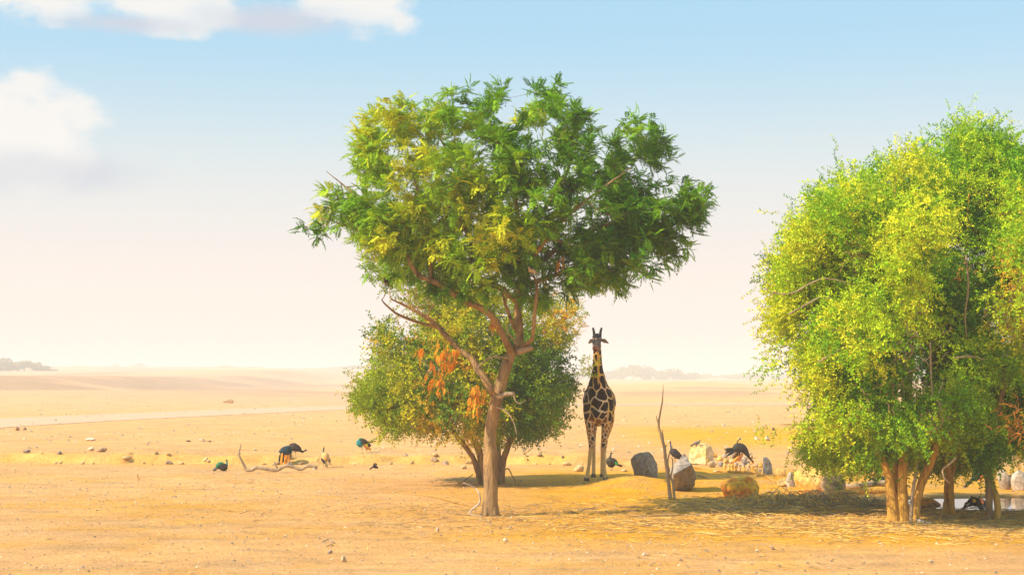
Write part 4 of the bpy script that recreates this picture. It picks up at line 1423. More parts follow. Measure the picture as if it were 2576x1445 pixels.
    set_col(tl.data, np.tile((0.5, 0.3, 0.13), (len(tl.data.vertices), 1)))
    a = Acc()
    a.tube([(0.26, 2.08, 1.27), (0.26, 2.08, 1.1), (0.26, 2.07, 0.85)], [0.025, 0.05, 0.01], 8, rough=0.4)
    a.obj('tuft', M_HORN, tl)


giraffe()

BLUE, TEAL, GREEN = (0.01, 0.10, 0.20), (0.01, 0.17, 0.17), (0.02, 0.14, 0.06)
DUSK, BROWN, ORANGE, TANB, BLACK = (0.03, 0.025, 0.025), (0.10, 0.06, 0.04), (0.85, 0.33, 0.03), (0.62, 0.38, 0.14), (0.015, 0.015, 0.018)


def bird(name, loc, rz, label, cat, prims, feathers=(), legs=(), crest=None, eye=None, scale=1.0, group=None, beak=None, voxel=0.012):
    """prims build the one-piece body; feathers are flat tapered vanes: (root, tip, width, colour, part name)."""
    root = empty(name, loc, rz)
    root.scale = (scale,) * 3
    tag(root, label, cat, group)
    me, V, C = remeshed(prims, voxel, 3)
    me.materials.clear()
    me.materials.append(M_FEATHER)
    C = np.where(C.max(1, keepdims=True) < 0.13, C * 0.5, C)
    set_col(me, C)
    link_mesh('body', me, root)
    for f in feathers:
        a, b, w, col, nm = f[:5]
        a, b = np.array(a, float), np.array(b, float)
        d = b - a
        side = np.cross(d, f[5] if len(f) > 5 else (0, 1, 0))
        side = side / (np.linalg.norm(side) + 1e-9)
        th = np.cross(side, d)
        th = th / np.linalg.norm(th) * 0.006
        ac = Acc()
        secs = [(0.0, 0.35), (0.3, 0.9), (0.7, 1.0), (0.95, 0.7), (1.0, 0.2)]
        Vv, Qv = [], []
        for t, k in secs:
            c = a + d * t + np.array((0, 0, -0.06 * np.linalg.norm(d) * t * t))
            Vv += [c + side * w * k / 2, c + th, c - side * w * k / 2, c - th]
        for i in range(len(secs) - 1):
            for j in range(4):
                j2 = (j + 1) % 4
                Qv.append((i * 4 + j, i * 4 + j2, i * 4 + 4 + j2, i * 4 + 4 + j))
        ac.add(np.array(Vv), np.array(Qv), col)
        ac.obj(nm, M_FEATHER, root, smooth_=False)
    for lg in legs:
        ac = Acc()
        ac.tube(lg, [0.016, 0.009, 0.008], 6, col=(0.35, 0.24, 0.16), sm=2)
        f = np.array(lg[-1])
        for dx, dy in ((0.06, 0), (0.05, 0.03), (0.05, -0.03), (-0.035, 0)):
            ac.tube([tuple(f), tuple(f + (dx, dy, -0.004))], [0.006, 0.004], 5, col=(0.3, 0.2, 0.14), sm=1)
        ac.obj('leg', M_FEATHER, root)
    if crest:
        ac = Acc()
        for k in (-1, 0, 1):
            e = np.array(crest) + (-0.015, 0.012 * k, 0.055)
            ac.tube([crest, tuple(e)], [0.003, 0.007], 5, col=(0.02, 0.09, 0.14), sm=1)
        ac.obj('crest', M_FEATHER, root)
    if beak:
        ac = Acc()
        ac.tube([beak[0], beak[1]], [0.013, 0.003], 6, col=(0.35, 0.3, 0.26), sm=1)
        ac.obj('beak', M_FEATHER, root)
    if eye:
        for s_ in (-1, 1):
            ac = Acc()
            ac.tube([(eye[0], s_ * eye[1], eye[2]), (eye[0], s_ * (eye[1] + 0.006), eye[2])], [0.007, 0.004], 6, col=(0.01, 0.01, 0.01), sm=1)
            ac.obj('eye', M_FEATHER, root)
    return root


def neck(pts, col, r0=0.055, r1=0.026, head=0.036):
    """Neck chain ending in a small head."""
    h = np.array(pts[-1])
    n = len(pts)
    d = np.array(pts[-1]) - np.array(pts[-2])
    return [(pts, list(np.linspace(r0, r1, n)), col)]


def head(p, fwd, col, s=1.0):
    p, f = np.array(p, float), np.array(fwd, float)
    return (([tuple(p - f * 0.03 * s), tuple(p), tuple(p + f * 0.035 * s)], [0.022 * s, 0.034 * s, 0.018 * s], col))


# local frame of every bird: +x is where the chest points, feet at z = 0
# 1 resting peafowl, left
bird('peafowl', G(561, 1184), 0.0, 'small green-backed peafowl crouched on the sand left of the fallen branch', 'peafowl',
     [([(-0.17, 0, 0.13), (-0.06, 0, 0.15), (0.06, 0, 0.12), (0.13, 0, 0.12)], [(0.06, .06), (.12, .13), (.12, .12), (.06, .07)], (0.07, 0.06, 0.05)),
      ([(-0.2, 0, 0.12), (-0.1, 0, 0.2), (0.0, 0, 0.22)], [(0.07, .07), (.115, .10), (.08, .07)], (0.01, 0.17, 0.08)),
      ([(0.1, 0, 0.14), (0.13, 0, 0.24), (0.11, 0, 0.31)], [.05, .03, .024], (0.02, 0.2, 0.2)), head((0.115, 0, 0.34), (1, 0, 0), (0.03, 0.1, 0.1))],
     [((-0.12, 0.06, 0.16), (-0.33, 0.02, 0.03), 0.09, (0.02, 0.13, 0.07), 'tail'), ((-0.12, -0.06, 0.16), (-0.3, -0.05, 0.03), 0.09, (0.12, 0.10, 0.09), 'tail')],
     [], (0.11, 0, 0.36), (0.12, 0.02, 0.345), beak=((0.145, 0, 0.338), (0.185, 0, 0.33)))
# 2 preening peacock, front view
bird('peafowl', G(719, 1168), R(180), 'hunched peacock with blue-teal back and orange wing feathers hanging down', 'peafowl',
     [([(-0.17, 0, 0.42), (-0.07, 0, 0.47), (0.06, 0, 0.45), (0.13, 0, 0.36)], [(.1, .13), (.17, .19), (.16, .17), (.1, .1)], (0.008, 0.06, 0.10)),
      ([(-0.1, 0, 0.38), (0.0, 0, 0.3), (0.08, 0, 0.28)], [(.12, .12), (.14, .13), (.09, .09)], BLACK),
      ([(0.05, -0.02, 0.52), (0.14, -0.03, 0.48), (0.21, -0.04, 0.465)], [.07, .035, .026], (0.008, 0.07, 0.11)), head((0.235, -0.04, 0.46), (1, 0, -0.1), (0.02, 0.1, 0.13))],
     [((0.10, 0.14, 0.42), (0.13, 0.16, 0.06), 0.09, ORANGE, 'wing_feather'), ((0.18, 0.12, 0.38), (0.2, 0.13, 0.12), 0.08, BLACK, 'wing_feather'),
      ((0.0, 0.15, 0.36), (0.0, 0.16, 0.04), 0.06, ORANGE, 'wing_feather'), ((-0.06, 0.14, 0.36), (-0.05, 0.15, 0.07), 0.06, ORANGE, 'wing_feather'), ((-0.13, 0.12, 0.38), (-0.12, 0.14, 0.12), 0.06, (0.7, 0.26, 0.03), 'wing_feather'),
      ((0.05, 0.14, 0.34), (0.06, 0.17, 0.1), 0.05, BLACK, 'wing_feather'), ((-0.03, 0.12, 0.34), (-0.02, 0.17, 0.13), 0.04, BLACK, 'wing_feather'),
      ((0.1, -0.13, 0.42), (0.12, -0.16, 0.1), 0.1, ORANGE, 'wing_feather')],
     [[(0.03, 0.06, 0.3), (0.04, 0.06, 0.12), (0.03, 0.06, 0.0)], [(-0.04, -0.06, 0.3), (-0.03, -0.06, 0.12), (-0.04, -0.06, 0.0)]],
     (0.225, -0.04, 0.485), None, beak=((0.26, -0.04, 0.455), (0.31, -0.04, 0.44)))
# 3 dark peahen behind
bird('peafowl', G(742, 1163), 0.0, 'dusky brown peahen stooping with head held low to the right behind the hunched peacock', 'peafowl',
     [([(-0.2, 0, 0.34), (-0.05, 0, 0.33), (0.1, 0, 0.27), (0.2, 0, 0.21)], [(.08, .1), (.13, .15), (.12, .12), (.06, .06)], (0.09, 0.055, 0.045)),
      ([(0.16, 0, 0.22), (0.27, 0, 0.16), (0.34, 0, 0.2)], [.06, .034, .024], BLACK), head((0.375, 0, 0.215), (1, 0, 0), BLACK)],
     [((-0.15, 0, 0.36), (-0.45, 0.02, 0.26), 0.12, BROWN, 'tail')],
     [[(0.0, 0.05, 0.22), (0.01, 0.05, 0.1), (0.0, 0.05, 0.0)], [(-0.04, -0.05, 0.22), (-0.03, -0.05, 0.1), (-0.04, -0.05, 0.0)]],
     (0.37, 0, 0.24), None, beak=((0.405, 0, 0.215), (0.45, 0, 0.205)))
# 4 standing peahen with tan back
bird('peafowl', G(818, 1174), R(115), 'upright peahen with teal neck and golden tan back, standing right of the fallen branch', 'peafowl',
     [([(-0.13, 0, 0.24), (-0.06, 0, 0.32), (0.04, 0, 0.38), (0.1, 0, 0.42)], [(.07, .07), (.13, .15), (.13, .14), (.07, .07)], TANB),
      ([(0.02, 0.1, 0.32), (-0.08, 0.11, 0.24), (-0.18, 0.09, 0.14)], [(.05, .03), (.06, .03), (.03, .02)], DUSK),
      ([(0.02, -0.1, 0.32), (-0.08, -0.11, 0.24), (-0.18, -0.09, 0.14)], [(.05, .03), (.06, .03), (.03, .02)], (0.35, 0.2, 0.1)),
      ([(0.08, 0, 0.42), (0.12, 0.02, 0.5), (0.1, 0.03, 0.58)], [.055, .03, .024], (0.02, 0.12, 0.13)), head((0.10, 0.02, 0.615), (0.6, -0.7, 0), (0.03, 0.10, 0.12))],
     [((-0.1, 0, 0.26), (-0.25, 0.0, 0.01), 0.1, (0.12, 0.15, 0.08), 'tail'), ((-0.1, 0.05, 0.25), (-0.24, 0.05, 0.03), 0.08, DUSK, 'tail')],
     [[(0.02, 0.05, 0.24), (0.03, 0.05, 0.1), (0.02, 0.05, 0.0)], [(0.0, -0.05, 0.24), (0.01, -0.05, 0.1), (0.0, -0.05, 0.0)]],
     (0.1, 0.02, 0.635), None, beak=((0.12, -0.0, 0.61), (0.14, -0.03, 0.6)))
# 5 teal-breasted peacock, tail up
bird('peafowl', G(913, 1140), R(200), 'teal-breasted peacock with orange wing tips and raised tail, farthest of the left birds', 'peafowl',
     [([(0.18, 0, 0.46), (0.13, 0, 0.36), (0.05, 0, 0.26)], [(.08, .08), (.12, .12), (.08, .08)], (0.012, 0.22, 0.24)),
      ([(0.16, 0, 0.47), (0.0, 0, 0.42), (-0.15, 0, 0.33), (-0.28, 0, 0.26)], [(.07, .06), (.14, .12), (.12, .1), (.05, .04)], (0.07, 0.055, 0.04)),
      ([(0.15, 0.02, 0.50), (0.08, 0.03, 0.53), (0.02, 0.04, 0.50)], [.045, .035, .028], (0.04, 0.24, 0.12)), head((-0.0, 0.06, 0.48), (-1, 0, -0.3), (0.03, 0.12, 0.08))],
     [((0.0, 0.11, 0.36), (-0.27, 0.12, 0.13), 0.08, ORANGE, 'wing_feather'), ((0.02, 0.1, 0.32), (-0.16, 0.12, 0.14), 0.07, (0.5, 0.2, 0.05), 'wing_feather'),
      ((-0.15, 0.02, 0.4), (-0.48, 0.05, 0.56), 0.03, BROWN, 'tail'), ((-0.15, 0, 0.4), (-0.5, -0.02, 0.46), 0.04, BROWN, 'tail'), ((-0.12, 0.04, 0.4), (-0.36, 0.04, 0.42), 0.07, DUSK, 'tail')],
     [[(0.04, 0.05, 0.26), (0.05, 0.05, 0.12), (0.04, 0.05, 0.0)], [(-0.12, -0.05, 0.24), (-0.13, -0.05, 0.1), (-0.17, -0.05, 0.0)]],
     None, None, beak=((-0.03, 0.07, 0.465), (-0.06, 0.08, 0.45)))
# 6 small dark birds pecking
bird('small_bird', G(943, 1181), R(180), 'small blackish bird crouched low at the foot of the earth ledge', 'bird',
     [([(-0.1, 0, 0.06), (0.0, 0, 0.1), (0.06, 0, 0.1)], [(.03, .03), (.06, .06), (.04, .04)], (0.04, 0.02, 0.02)),
      ([(0.04, 0, 0.12), (0.02, 0, 0.19), (-0.02, 0, 0.2)], [.03, .022, .02], (0.05, 0.03, 0.03)), head((-0.05, 0, 0.18), (-1, 0, -0.4), (0.10, 0.08, 0.07), 0.8)],
     [((0.02, 0.05, 0.12), (0.17, 0.05, 0.02), 0.05, (0.04, 0.02, 0.02), 'tail')], [], None, None, beak=((-0.07, 0, 0.17), (-0.09, 0, 0.15)))
# 7 peahen by the giraffe
bird('peafowl', G(1537, 1183), R(180), 'dark peahen with a raised neck and green wing patch beside the giraffe legs', 'peafowl',
     [([(0.14, 0, 0.26), (0.04, 0, 0.28), (-0.1, 0, 0.26), (-0.2, 0, 0.2)], [(.07, .08), (.13, .14), (.12, .12), (.05, .05)], (0.10, 0.085, 0.07)),
      ([(0.08, 0, 0.18), (-0.03, 0, 0.16), (-0.1, 0, 0.18)], [(.07, .06), (.1, .07), (.06, .05)], BLACK),
      ([(0.05, 0, 0.36), (0.02, 0, 0.44), (0.0, 0, 0.51)], [.05, .028, .022], (0.05, 0.06, 0.08)), head((-0.01, 0, 0.545), (-1, 0, 0), (0.04, 0.04, 0.05), 0.9)],
     [((-0.1, 0.1, 0.27), (-0.2, 0.11, 0.2), 0.09, (0.02, 0.42, 0.12), 'wing_patch'), ((-0.12, 0, 0.22), (-0.36, 0, 0.14), 0.07, BLACK, 'tail'), ((-0.16, 0.0, 0.2), (-0.48, 0, 0.17), 0.03, (0.5, 0.3, 0.1), 'tail')],
     [[(0.0, 0.04, 0.16), (0.01, 0.04, 0.08), (0.0, 0.04, 0.0)], [(-0.05, -0.04, 0.16), (-0.04, -0.04, 0.08), (-0.05, -0.04, 0.0)]],
     (-0.005, 0, 0.57), None, beak=((-0.04, 0, 0.54), (-0.075, 0, 0.53)))
# 8 peacock behind the upright boulder
p8 = G(1696, 1166)
bird('peafowl', p8, R(180), 'dark peacock with slim blue neck standing behind the upright grey boulder', 'peafowl',
     [([(0.12, 0, 0.42), (0.02, 0, 0.40), (-0.12, 0, 0.30), (-0.3, 0, 0.18)], [(.07, .09), (.13, .15), (.13, .13), (.06, .06)], (0.07, 0.06, 0.06)),
      ([(0.1, 0, 0.45), (0.1, 0, 0.56), (0.12, 0, 0.66), (0.125, 0, 0.72)], [.055, .035, .026, .024], (0.01, 0.08, 0.2)), head((0.13, 0, 0.755), (1, 0, 0), (0.01, 0.05, 0.10))],
     [((-0.15, 0.05, 0.3), (-0.5, 0.05, 0.05), 0.13, DUSK, 'tail'), ((-0.15, -0.05, 0.3), (-0.52, -0.03, 0.08), 0.12, BROWN, 'tail')],
     [[(0.0, 0.05, 0.28), (0.01, 0.05, 0.12), (0.0, 0.05, 0.0)], [(-0.05, -0.05, 0.28), (-0.04, -0.05, 0.12), (-0.05, -0.05, 0.0)]],
     (0.12, 0, 0.785), None, beak=((0.16, 0, 0.75), (0.2, 0, 0.74)))
# 9 big peafowl bending over the stones
p9 = G(1858, 1168)
bird('peafowl', p9, 0.0, 'large dark peafowl arched over the stone pile with spread wing and bent head', 'peafowl',
     [([(-0.16, 0, 0.50), (-0.04, 0, 0.60), (0.12, 0, 0.58), (0.24, 0, 0.46), (0.31, 0, 0.34)], [(.08, .09), (.14, .15), (.15, .15), (.11, .11), (.07, .07)], (0.07, 0.06, 0.055)),
      ([(0.29, 0, 0.38), (0.37, 0, 0.24), (0.45, 0, 0.15)], [.075, .04, .03], (0.035, 0.035, 0.04)), head((0.49, 0, 0.11), (0.8, 0, -0.6), (0.03, 0.03, 0.03), 1.1)],
     [((0.02, 0.14, 0.62), (-0.16, 0.17, 0.22), 0.2, (0.28, 0.19, 0.12), 'wing'), ((0.1, 0.14, 0.6), (-0.1, 0.18, 0.2), 0.16, BLACK, 'wing'),
      ((-0.1, 0.05, 0.56), (-0.46, 0.05, 0.50), 0.07, BLACK, 'tail'), ((-0.1, 0.02, 0.54), (-0.46, 0.02, 0.42), 0.08, BLACK, 'tail'), ((-0.08, 0, 0.50), (-0.38, 0.0, 0.34), 0.09, BLACK, 'tail'), ((-0.1, 0, 0.58), (-0.5, 0.0, 0.56), 0.04, DUSK, 'tail'),
      ((0.1, 0.1, 0.36), (-0.18, 0.12, 0.08), 0.13, ORANGE, 'wing_feather'), ((0.16, 0.1, 0.38), (0.0, 0.12, 0.14), 0.12, (0.8, 0.27, 0.04), 'wing_feather'), ((-0.12, 0.18, 0.3), (-0.2, 0.19, 0.22), 0.11, (0.05, 0.5, 0.03), 'wing_patch'),
      ((0.46, 0.02, 0.2), (0.50, 0.04, 0.0), 0.08, ORANGE, 'neck_feather')],
     [[(0.0, 0.05, 0.44), (0.02, 0.05, 0.2), (0.0, 0.05, 0.0)], [(0.08, -0.05, 0.44), (0.1, -0.05, 0.2), (0.08, -0.05, 0.0)]],
     None, None, beak=((0.51, 0, 0.085), (0.54, 0, 0.05)))
# 10 second head behind it
bird('peafowl', G(1866, 1152), R(0), 'slim peahen mostly hidden behind the arched peafowl, only neck and head raised', 'peafowl',
     [([(-0.2, 0, 0.32), (-0.05, 0, 0.35), (0.08, 0, 0.34), (0.14, 0, 0.30)], [(.06, .08), (.12, .13), (.1, .12), (.05, .06)], BROWN),
      ([(-0.05, 0, 0.42), (-0.17, 0, 0.58), (-0.12, 0, 0.66), (-0.09, 0, 0.70)], [.05, .025, .022, .02], (0.05, 0.05, 0.06)), head((-0.06, 0, 0.73), (1, 0, 0.3), BLACK)],
     [((-0.15, 0, 0.36), (-0.4, 0, 0.2), 0.12, BROWN, 'tail')],
     [[(0.0, 0.05, 0.24), (0.01, 0.05, 0.1), (0.0, 0.05, 0.0)], [(-0.05, -0.05, 0.24), (-0.04, -0.05, 0.1), (-0.05, -0.05, 0.0)]],
     (-0.07, 0, 0.755), None, beak=((-0.03, 0, 0.74), (0.01, 0, 0.745)))
# 11 bluish bird beyond the trunks
bird('peafowl', G(2208, 1219), R(180), 'small slate-blue peafowl pecking beyond the fallen logs, left of the golden stems', 'peafowl',
     [([(0.1, 0, 0.14), (0.0, 0, 0.17), (-0.14, 0, 0.14), (-0.2, 0, 0.1)], [(.06, .06), (.1, .11), (.09, .1), (.04, .04)], (0.04, 0.06, 0.10)),
      ([(0.1, 0, 0.17), (0.17, 0, 0.18), (0.21, 0, 0.15)], [.05, .028, .022], DUSK), head((0.235, 0, 0.13), (1, 0, -0.4), DUSK, 0.9)],
     [((-0.1, 0.05, 0.14), (-0.26, 0.05, 0.05), 0.1, (0.03, 0.06, 0.09), 'tail')],
     [[(0.0, 0.04, 0.1), (0.01, 0.04, 0.05), (0.0, 0.04, 0.0)], [(-0.06, -0.04, 0.1), (-0.05, -0.04, 0.05), (-0.06, -0.04, 0.0)]],
     None, None, beak=((0.26, 0, 0.12), (0.29, 0, 0.09)))
# 12 bird drinking at the pond
p12 = G(2446, 1283)
bird('peafowl', p12, R(180), 'dark maroon and black bird stooping in the shallow pond with an orange wing spot', 'peafowl',
     [([(0.16, 0, 0.12), (0.08, 0, 0.15), (-0.02, 0, 0.20), (-0.12, 0, 0.18), (-0.18, 0, 0.1)], [(.05, .05), (.07, .07), (.09, .11), (.09, .1), (.04, .04)], (0.03, 0.028, 0.022)),
      ([(0.1, 0, 0.14), (0.17, 0, 0.08), (0.2, 0, 0.03)], [.06, .035, .028], (0.10, 0.02, 0.025)), head((0.225, 0, 0.035), (1, 0, -0.4), (0.06, 0.02, 0.02), 0.9)],
     [((0.01, 0.1, 0.27), (-0.02, 0.13, 0.2), 0.09, (0.8, 0.45, 0.05), 'wing_patch'), ((-0.08, 0.05, 0.2), (-0.23, 0.06, 0.0), 0.1, (0.03, 0.035, 0.02), 'tail'), ((-0.02, 0.02, 0.28), (0.03, 0.02, 0.34), 0.03, BLACK, 'wing_feather'), ((-0.14, 0.02, 0.24), (-0.17, 0.02, 0.34), 0.03, BLACK, 'wing_feather'),
      ((0.08, 0.07, 0.17), (0.16, 0.09, 0.12), 0.05, (0.5, 0.35, 0.3), 'wing_patch')],
     [], None, None, beak=((0.25, 0, 0.02), (0.28, 0, 0.0)))
# 13 peacock half hidden by leaves
bird('peafowl', G(2465, 1224), R(25), 'dark blue peacock half hidden under hanging leaves beyond the pond', 'peafowl',
     [([(0.2, 0, 0.38), (0.08, 0, 0.38), (-0.1, 0, 0.3), (-0.24, 0, 0.2)], [(.08, .09), (.13, .15), (.13, .13), (.06, .06)], (0.03, 0.07, 0.08)),
      ([(0.18, 0, 0.42), (0.22, 0, 0.52), (0.2, 0, 0.62)], [.06, .035, .025], (0.01, 0.10, 0.17)), head((0.21, 0, 0.655), (1, 0, 0), (0.02, 0.06, 0.1))],
     [((-0.2, 0, 0.24), (-0.55, 0, 0.03), 0.12, (0.12, 0.09, 0.05), 'tail'), ((0.0, -0.14, 0.32), (-0.14, -0.15, 0.2), 0.1, (0.6, 0.15, 0.03), 'wing_feather')],
     [[(0.05, 0.05, 0.26), (0.06, 0.05, 0.12), (0.05, 0.05, 0.0)], [(0.0, -0.05, 0.26), (0.01, -0.05, 0.12), (0.0, -0.05, 0.0)]],
     (0.2, 0, 0.685), None, beak=((0.24, 0, 0.65), (0.28, 0, 0.64)))


def dove(loc, rz, label, col, scale=1.0, name='dove'):
    return bird(name, loc, rz, label, 'bird',
                [([(-0.09, 0, 0.05), (-0.02, 0, 0.07), (0.05, 0, 0.085), (0.075, 0, 0.11)], [(.025, .02), (.045, .045), (.042, .045), (.022, .022)], col), head((0.085, 0, 0.135), (1, 0, 0), col, 0.65)],
                [((-0.06, 0, 0.05), (-0.17, 0, 0.01), 0.05, tuple(c * 0.7 for c in col), 'tail')],
                [[(0.0, 0.015, 0.035), (0.003, 0.015, 0.015), (0.0, 0.015, 0.0)], [(0.0, -0.015, 0.035), (0.003, -0.015, 0.015), (0.0, -0.015, 0.0)]],
                None, (0.09, 0.018, 0.14), scale, beak=((0.105, 0, 0.133), (0.128, 0, 0.128)), voxel=0.006)


dove(at(1339, 690, 33.3) + Vector((0, 0, 0.0)), R(215), 'pale pinkish dove perched on the tip of a bare upright branch', (0.62, 0.45, 0.38), 1.1)
dove(at(971, 716, 33.2), R(250), 'small dark bird silhouette perched among sparse twigs at the left of the crown', (0.10, 0.07, 0.06), 1.0)
dove(at(1752, 1121, 54.75), R(20), 'grey dove perched on top of the pale block-shaped boulder', (0.22, 0.18, 0.15), 1.4)


# ------------------------------------------------------------------ rocks
def rock_mesh(seed, size, col, col2=None, planes=11, sub=4, rough=0.05, low=0.0):
    """Angular boulder: a ball cut by random planes, with a fractured rough skin."""
    r = np.random.default_rng(seed)
    bm = bmesh.new()
    bmesh.ops.create_icosphere(bm, subdivisions=sub, radius=1.0)
    bm.verts.ensure_lookup_table()
    V = np.array([v.co[:] for v in bm.verts])
    nrm = r.normal(0, 1, (planes, 3))
    nrm /= np.linalg.norm(nrm, axis=1)[:, None]
    h = r.uniform(0.55, 0.9, planes)
    dots = V @ nrm.T
    rad = np.where(dots > 0.05, h[None] / np.maximum(dots, 0.05), 9).min(1)
    rad = np.minimum(rad, 1.0)
    rad = rad * (1 + rough * 2 * (fbm(V[:, 0] * 3 + V[:, 2] * 2 + 5 + seed, V[:, 1] * 3 + V[:, 2] * 1.3 + 9, 4, seed) - 0.5))
    W = V * rad[:, None] * np.array(size)
    W[:, 2] = np.maximum(W[:, 2], -size[2] * 0.62)
    Fc = np.array([[v.index for v in f.verts] for f in bm.faces])
    bm.free()
    base = np.array(col, float)
    c2 = np.array(col2 if col2 is not None else [v * 0.7 for v in col], float)
    m = sstep(fbm(V[:, 0] * 2.2 + seed, V[:, 2] * 2.2 + V[:, 1], 3, seed + 3), 0.42, 0.62)[:, None]
    return mesh_np('rock', W, Fc, M_ROCK, base * (1 - m) + c2 * m, sub >= 4 and False)


def rock(name, px, py, w, h, col, label, cat='rock', seed=0, rz=0.0, col2=None, depth=0.8, group=None, tilt=(0, 0), planes=11, sink=0.25, sub=4, rough=0.05, dz=0.0, Y=None):
    """px,py bottom centre in the frame; w,h apparent size in frame px."""
    g = G(px, py) if Y is None else at(px, py, Y)
    s = g.y / F
    sz = (w * s / 2 * 1.15, w * s / 2 * depth * 1.1, h * s / 2 * 1.35)
    me = rock_mesh(seed, sz, col, col2, planes, sub, rough)
    o = link_mesh(name, me, None, (g.x, g.y + sz[1] * 0.5, g.z + sz[2] * (0.62 - sink * 0.3) + dz))
    o.rotation_euler = (tilt[0], tilt[1], rz)
    tag(o, label, cat, group)
    return o


GREY, GREY2 = (0.34, 0.27, 0.22), (0.20, 0.185, 0.175)


def hull_rock(name, Y, thick, front, back, col, col2, label, seed=0, lean=0.0):
    """Faceted boulder from measured corner points: (px, py, dY) corners, convex hull, then a rough skin."""
    bm = bmesh.new()
    pts = [at(p[0], p[1], Y + p[2]) for p in front]
    c = sum(pts, Vector()) / len(pts)
    for p in pts:
        bm.verts.new(p - c)
    r = bmesh.ops.convex_hull(bm, input=bm.verts[:])
    for v in [v for v in bm.verts if not v.link_faces]:
        bm.verts.remove(v)
    bmesh.ops.triangulate(bm, faces=bm.faces[:])
    for _ in range(4):
        bmesh.ops.subdivide_edges(bm, edges=bm.edges[:], cuts=1, use_grid_fill=True)
        bmesh.ops.triangulate(bm, faces=bm.faces[:])
        if len(bm.faces) > 9000:
            break
    bm.normal_update()
    V = np.array([v.co[:] for v in bm.verts])
    Nn = np.array([v.normal[:] for v in bm.verts])
    bm.verts.index_update()
    Fc = np.array([[v.index for v in f.verts] for f in bm.faces])
    bm.free()
    k = fbm(V[:, 0] * 4 + seed, V[:, 2] * 4 + V[:, 1] * 3, 5, seed) - 0.5
    V = V + Nn * (k * 0.10)[:, None]
    m = sstep(fbm(V[:, 0] * 3 + seed, V[:, 2] * 3 + V[:, 1] * 2, 3, seed + 3), 0.42, 0.6)[:, None]
    me = mesh_np(name, V, Fc, M_ROCK, np.array(col) * (1 - m) + np.array(col2) * m, False)
    o = link_mesh(name, me, None, tuple(c))
    return tag(o, label, 'rock')


# the two grey boulders on the mound
hull_rock('boulder', 46.2, 0.8, [(1587, 1152, .55), (1590, 1168, .45), (1595, 1200, .35), (1612, 1196, -.25), (1596, 1140, .6), (1622, 1168, -.35), (1630, 1148, -.25), (1632, 1136, .1), (1643, 1149, .4), (1654, 1167, .55), (1655, 1205, .6), (1610, 1205, 0), (1637, 1145, .8), (1600, 1150, .8), (1600, 1200, .9), (1650, 1200, 1.0)],
          None, GREY, (0.27, 0.21, 0.16), 'squat grey boulder with a pale slanting face, left one on the sand mound', 1)
hull_rock('boulder', 41.5, 0.8, [(1694, 1192, -.45), (1740, 1168, -.25), (1726, 1141, .3), (1720, 1140, .35), (1688, 1196, .0), (1752, 1198, .1), (1747, 1220, .1), (1704, 1243, .15), (1693, 1232, .0), (1684, 1180, .5), (1750, 1185, .6), (1740, 1230, .8), (1694, 1240, .8), (1715, 1150, .8)],
          None, (0.36, 0.30, 0.25), (0.22, 0.19, 0.165), 'tall pointed dark grey boulder propped behind the dead upright branch', 2)
hull_rock('boulder', 54.5, 0.8, [(1733, 1165, .1), (1776, 1168, -.2), (1794, 1160, .3), (1735, 1130, .2), (1748, 1118, .3), (1776, 1128, -.1), (1788, 1122, .4), (1796, 1140, .5), (1775, 1112, .6), (1740, 1125, .9), (1790, 1165, 1.0), (1736, 1165, 1.0)],
          None, (0.80, 0.56, 0.30), (0.72, 0.46, 0.17), 'pale block-shaped boulder with a dove on top, at the left end of the stone pile', 3)
rock('boulder', 1866, 1250, 90, 54, (0.88, 0.47, 0.05), 'low golden orange boulder lying in front of the stone pile', 'rock', 4, 0.1, (0.78, 0.26, 0.03), planes=8, rough=0.13)
rock('boulder', 2042, 1240, 84, 66, (0.82, 0.50, 0.12), 'large rounded yellow boulder beside the hanging leaves', 'rock', 5, 0.3, (0.72, 0.42, 0.14), planes=8, rough=0.13)
rock('boulder', 2098, 1242, 60, 56, (0.42, 0.27, 0.15), 'brown mass standing in for the shaded right side of the large yellow boulder', 'rock', 6, 0.5, (0.30, 0.2, 0.12), planes=9, rough=0.12)  # added brown body, painted as the yellow boulder's shade side
g = G(1929, 1203)
rock('standing_stone', 1929, 1203, 27, 46, (0.34, 0.31, 0.29), 'narrow grey slab standing upright at the right end of the stone pile', 'rock', 7, 0.2, (0.28, 0.26, 0.25), depth=0.5, planes=14, tilt=(0, -0.12), sink=0.6)
rock('rock', 1962, 1206, 30, 22, (0.72, 0.48, 0.17), 'small yellow rock between the standing slab and the large yellow boulder', 'rock', 8)
rock('rock', 1975, 1223, 34, 20, (0.70, 0.46, 0.18), 'low wedge of yellow rock in front of the pale grey block', 'rock', 9)
rock('rock', 1990, 1224, 20, 36, (0.52, 0.42, 0.36), 'pale grey narrow block against the large yellow boulder', 'rock', 10)
rock('boulder', 2529, 1230, 36, 50, (0.40, 0.31, 0.24), 'tall pale grey rock right of the thin trunk pair', 'rock', 11, 0.1, (0.42, 0.36, 0.28), planes=8)
rock('boulder', 2566, 1232, 38, 48, (0.55, 0.45, 0.37), 'whitish angular rock at the right edge of the photo', 'rock', 12, 0.3, (0.5, 0.42, 0.36), planes=8)
rock('rock', 2530, 1256, 36, 26, (0.56, 0.38, 0.17), 'ochre and grey stone at the waterline below the tall pale rock', 'rock', 13, 0.0, (0.30, 0.25, 0.2))
rock('rock', 2337, 1282, 62, 30, (0.70, 0.28, 0.04), 'flat orange brown rock rising from the near edge of the pond', 'rock', 14, 0.2, (0.28, 0.13, 0.06), planes=14, rough=0.09)
rock('rock', 2600, 1250, 44, 30, (0.45, 0.34, 0.24), 'dull brown rock just outside the right edge near the pond', 'rock', 15)

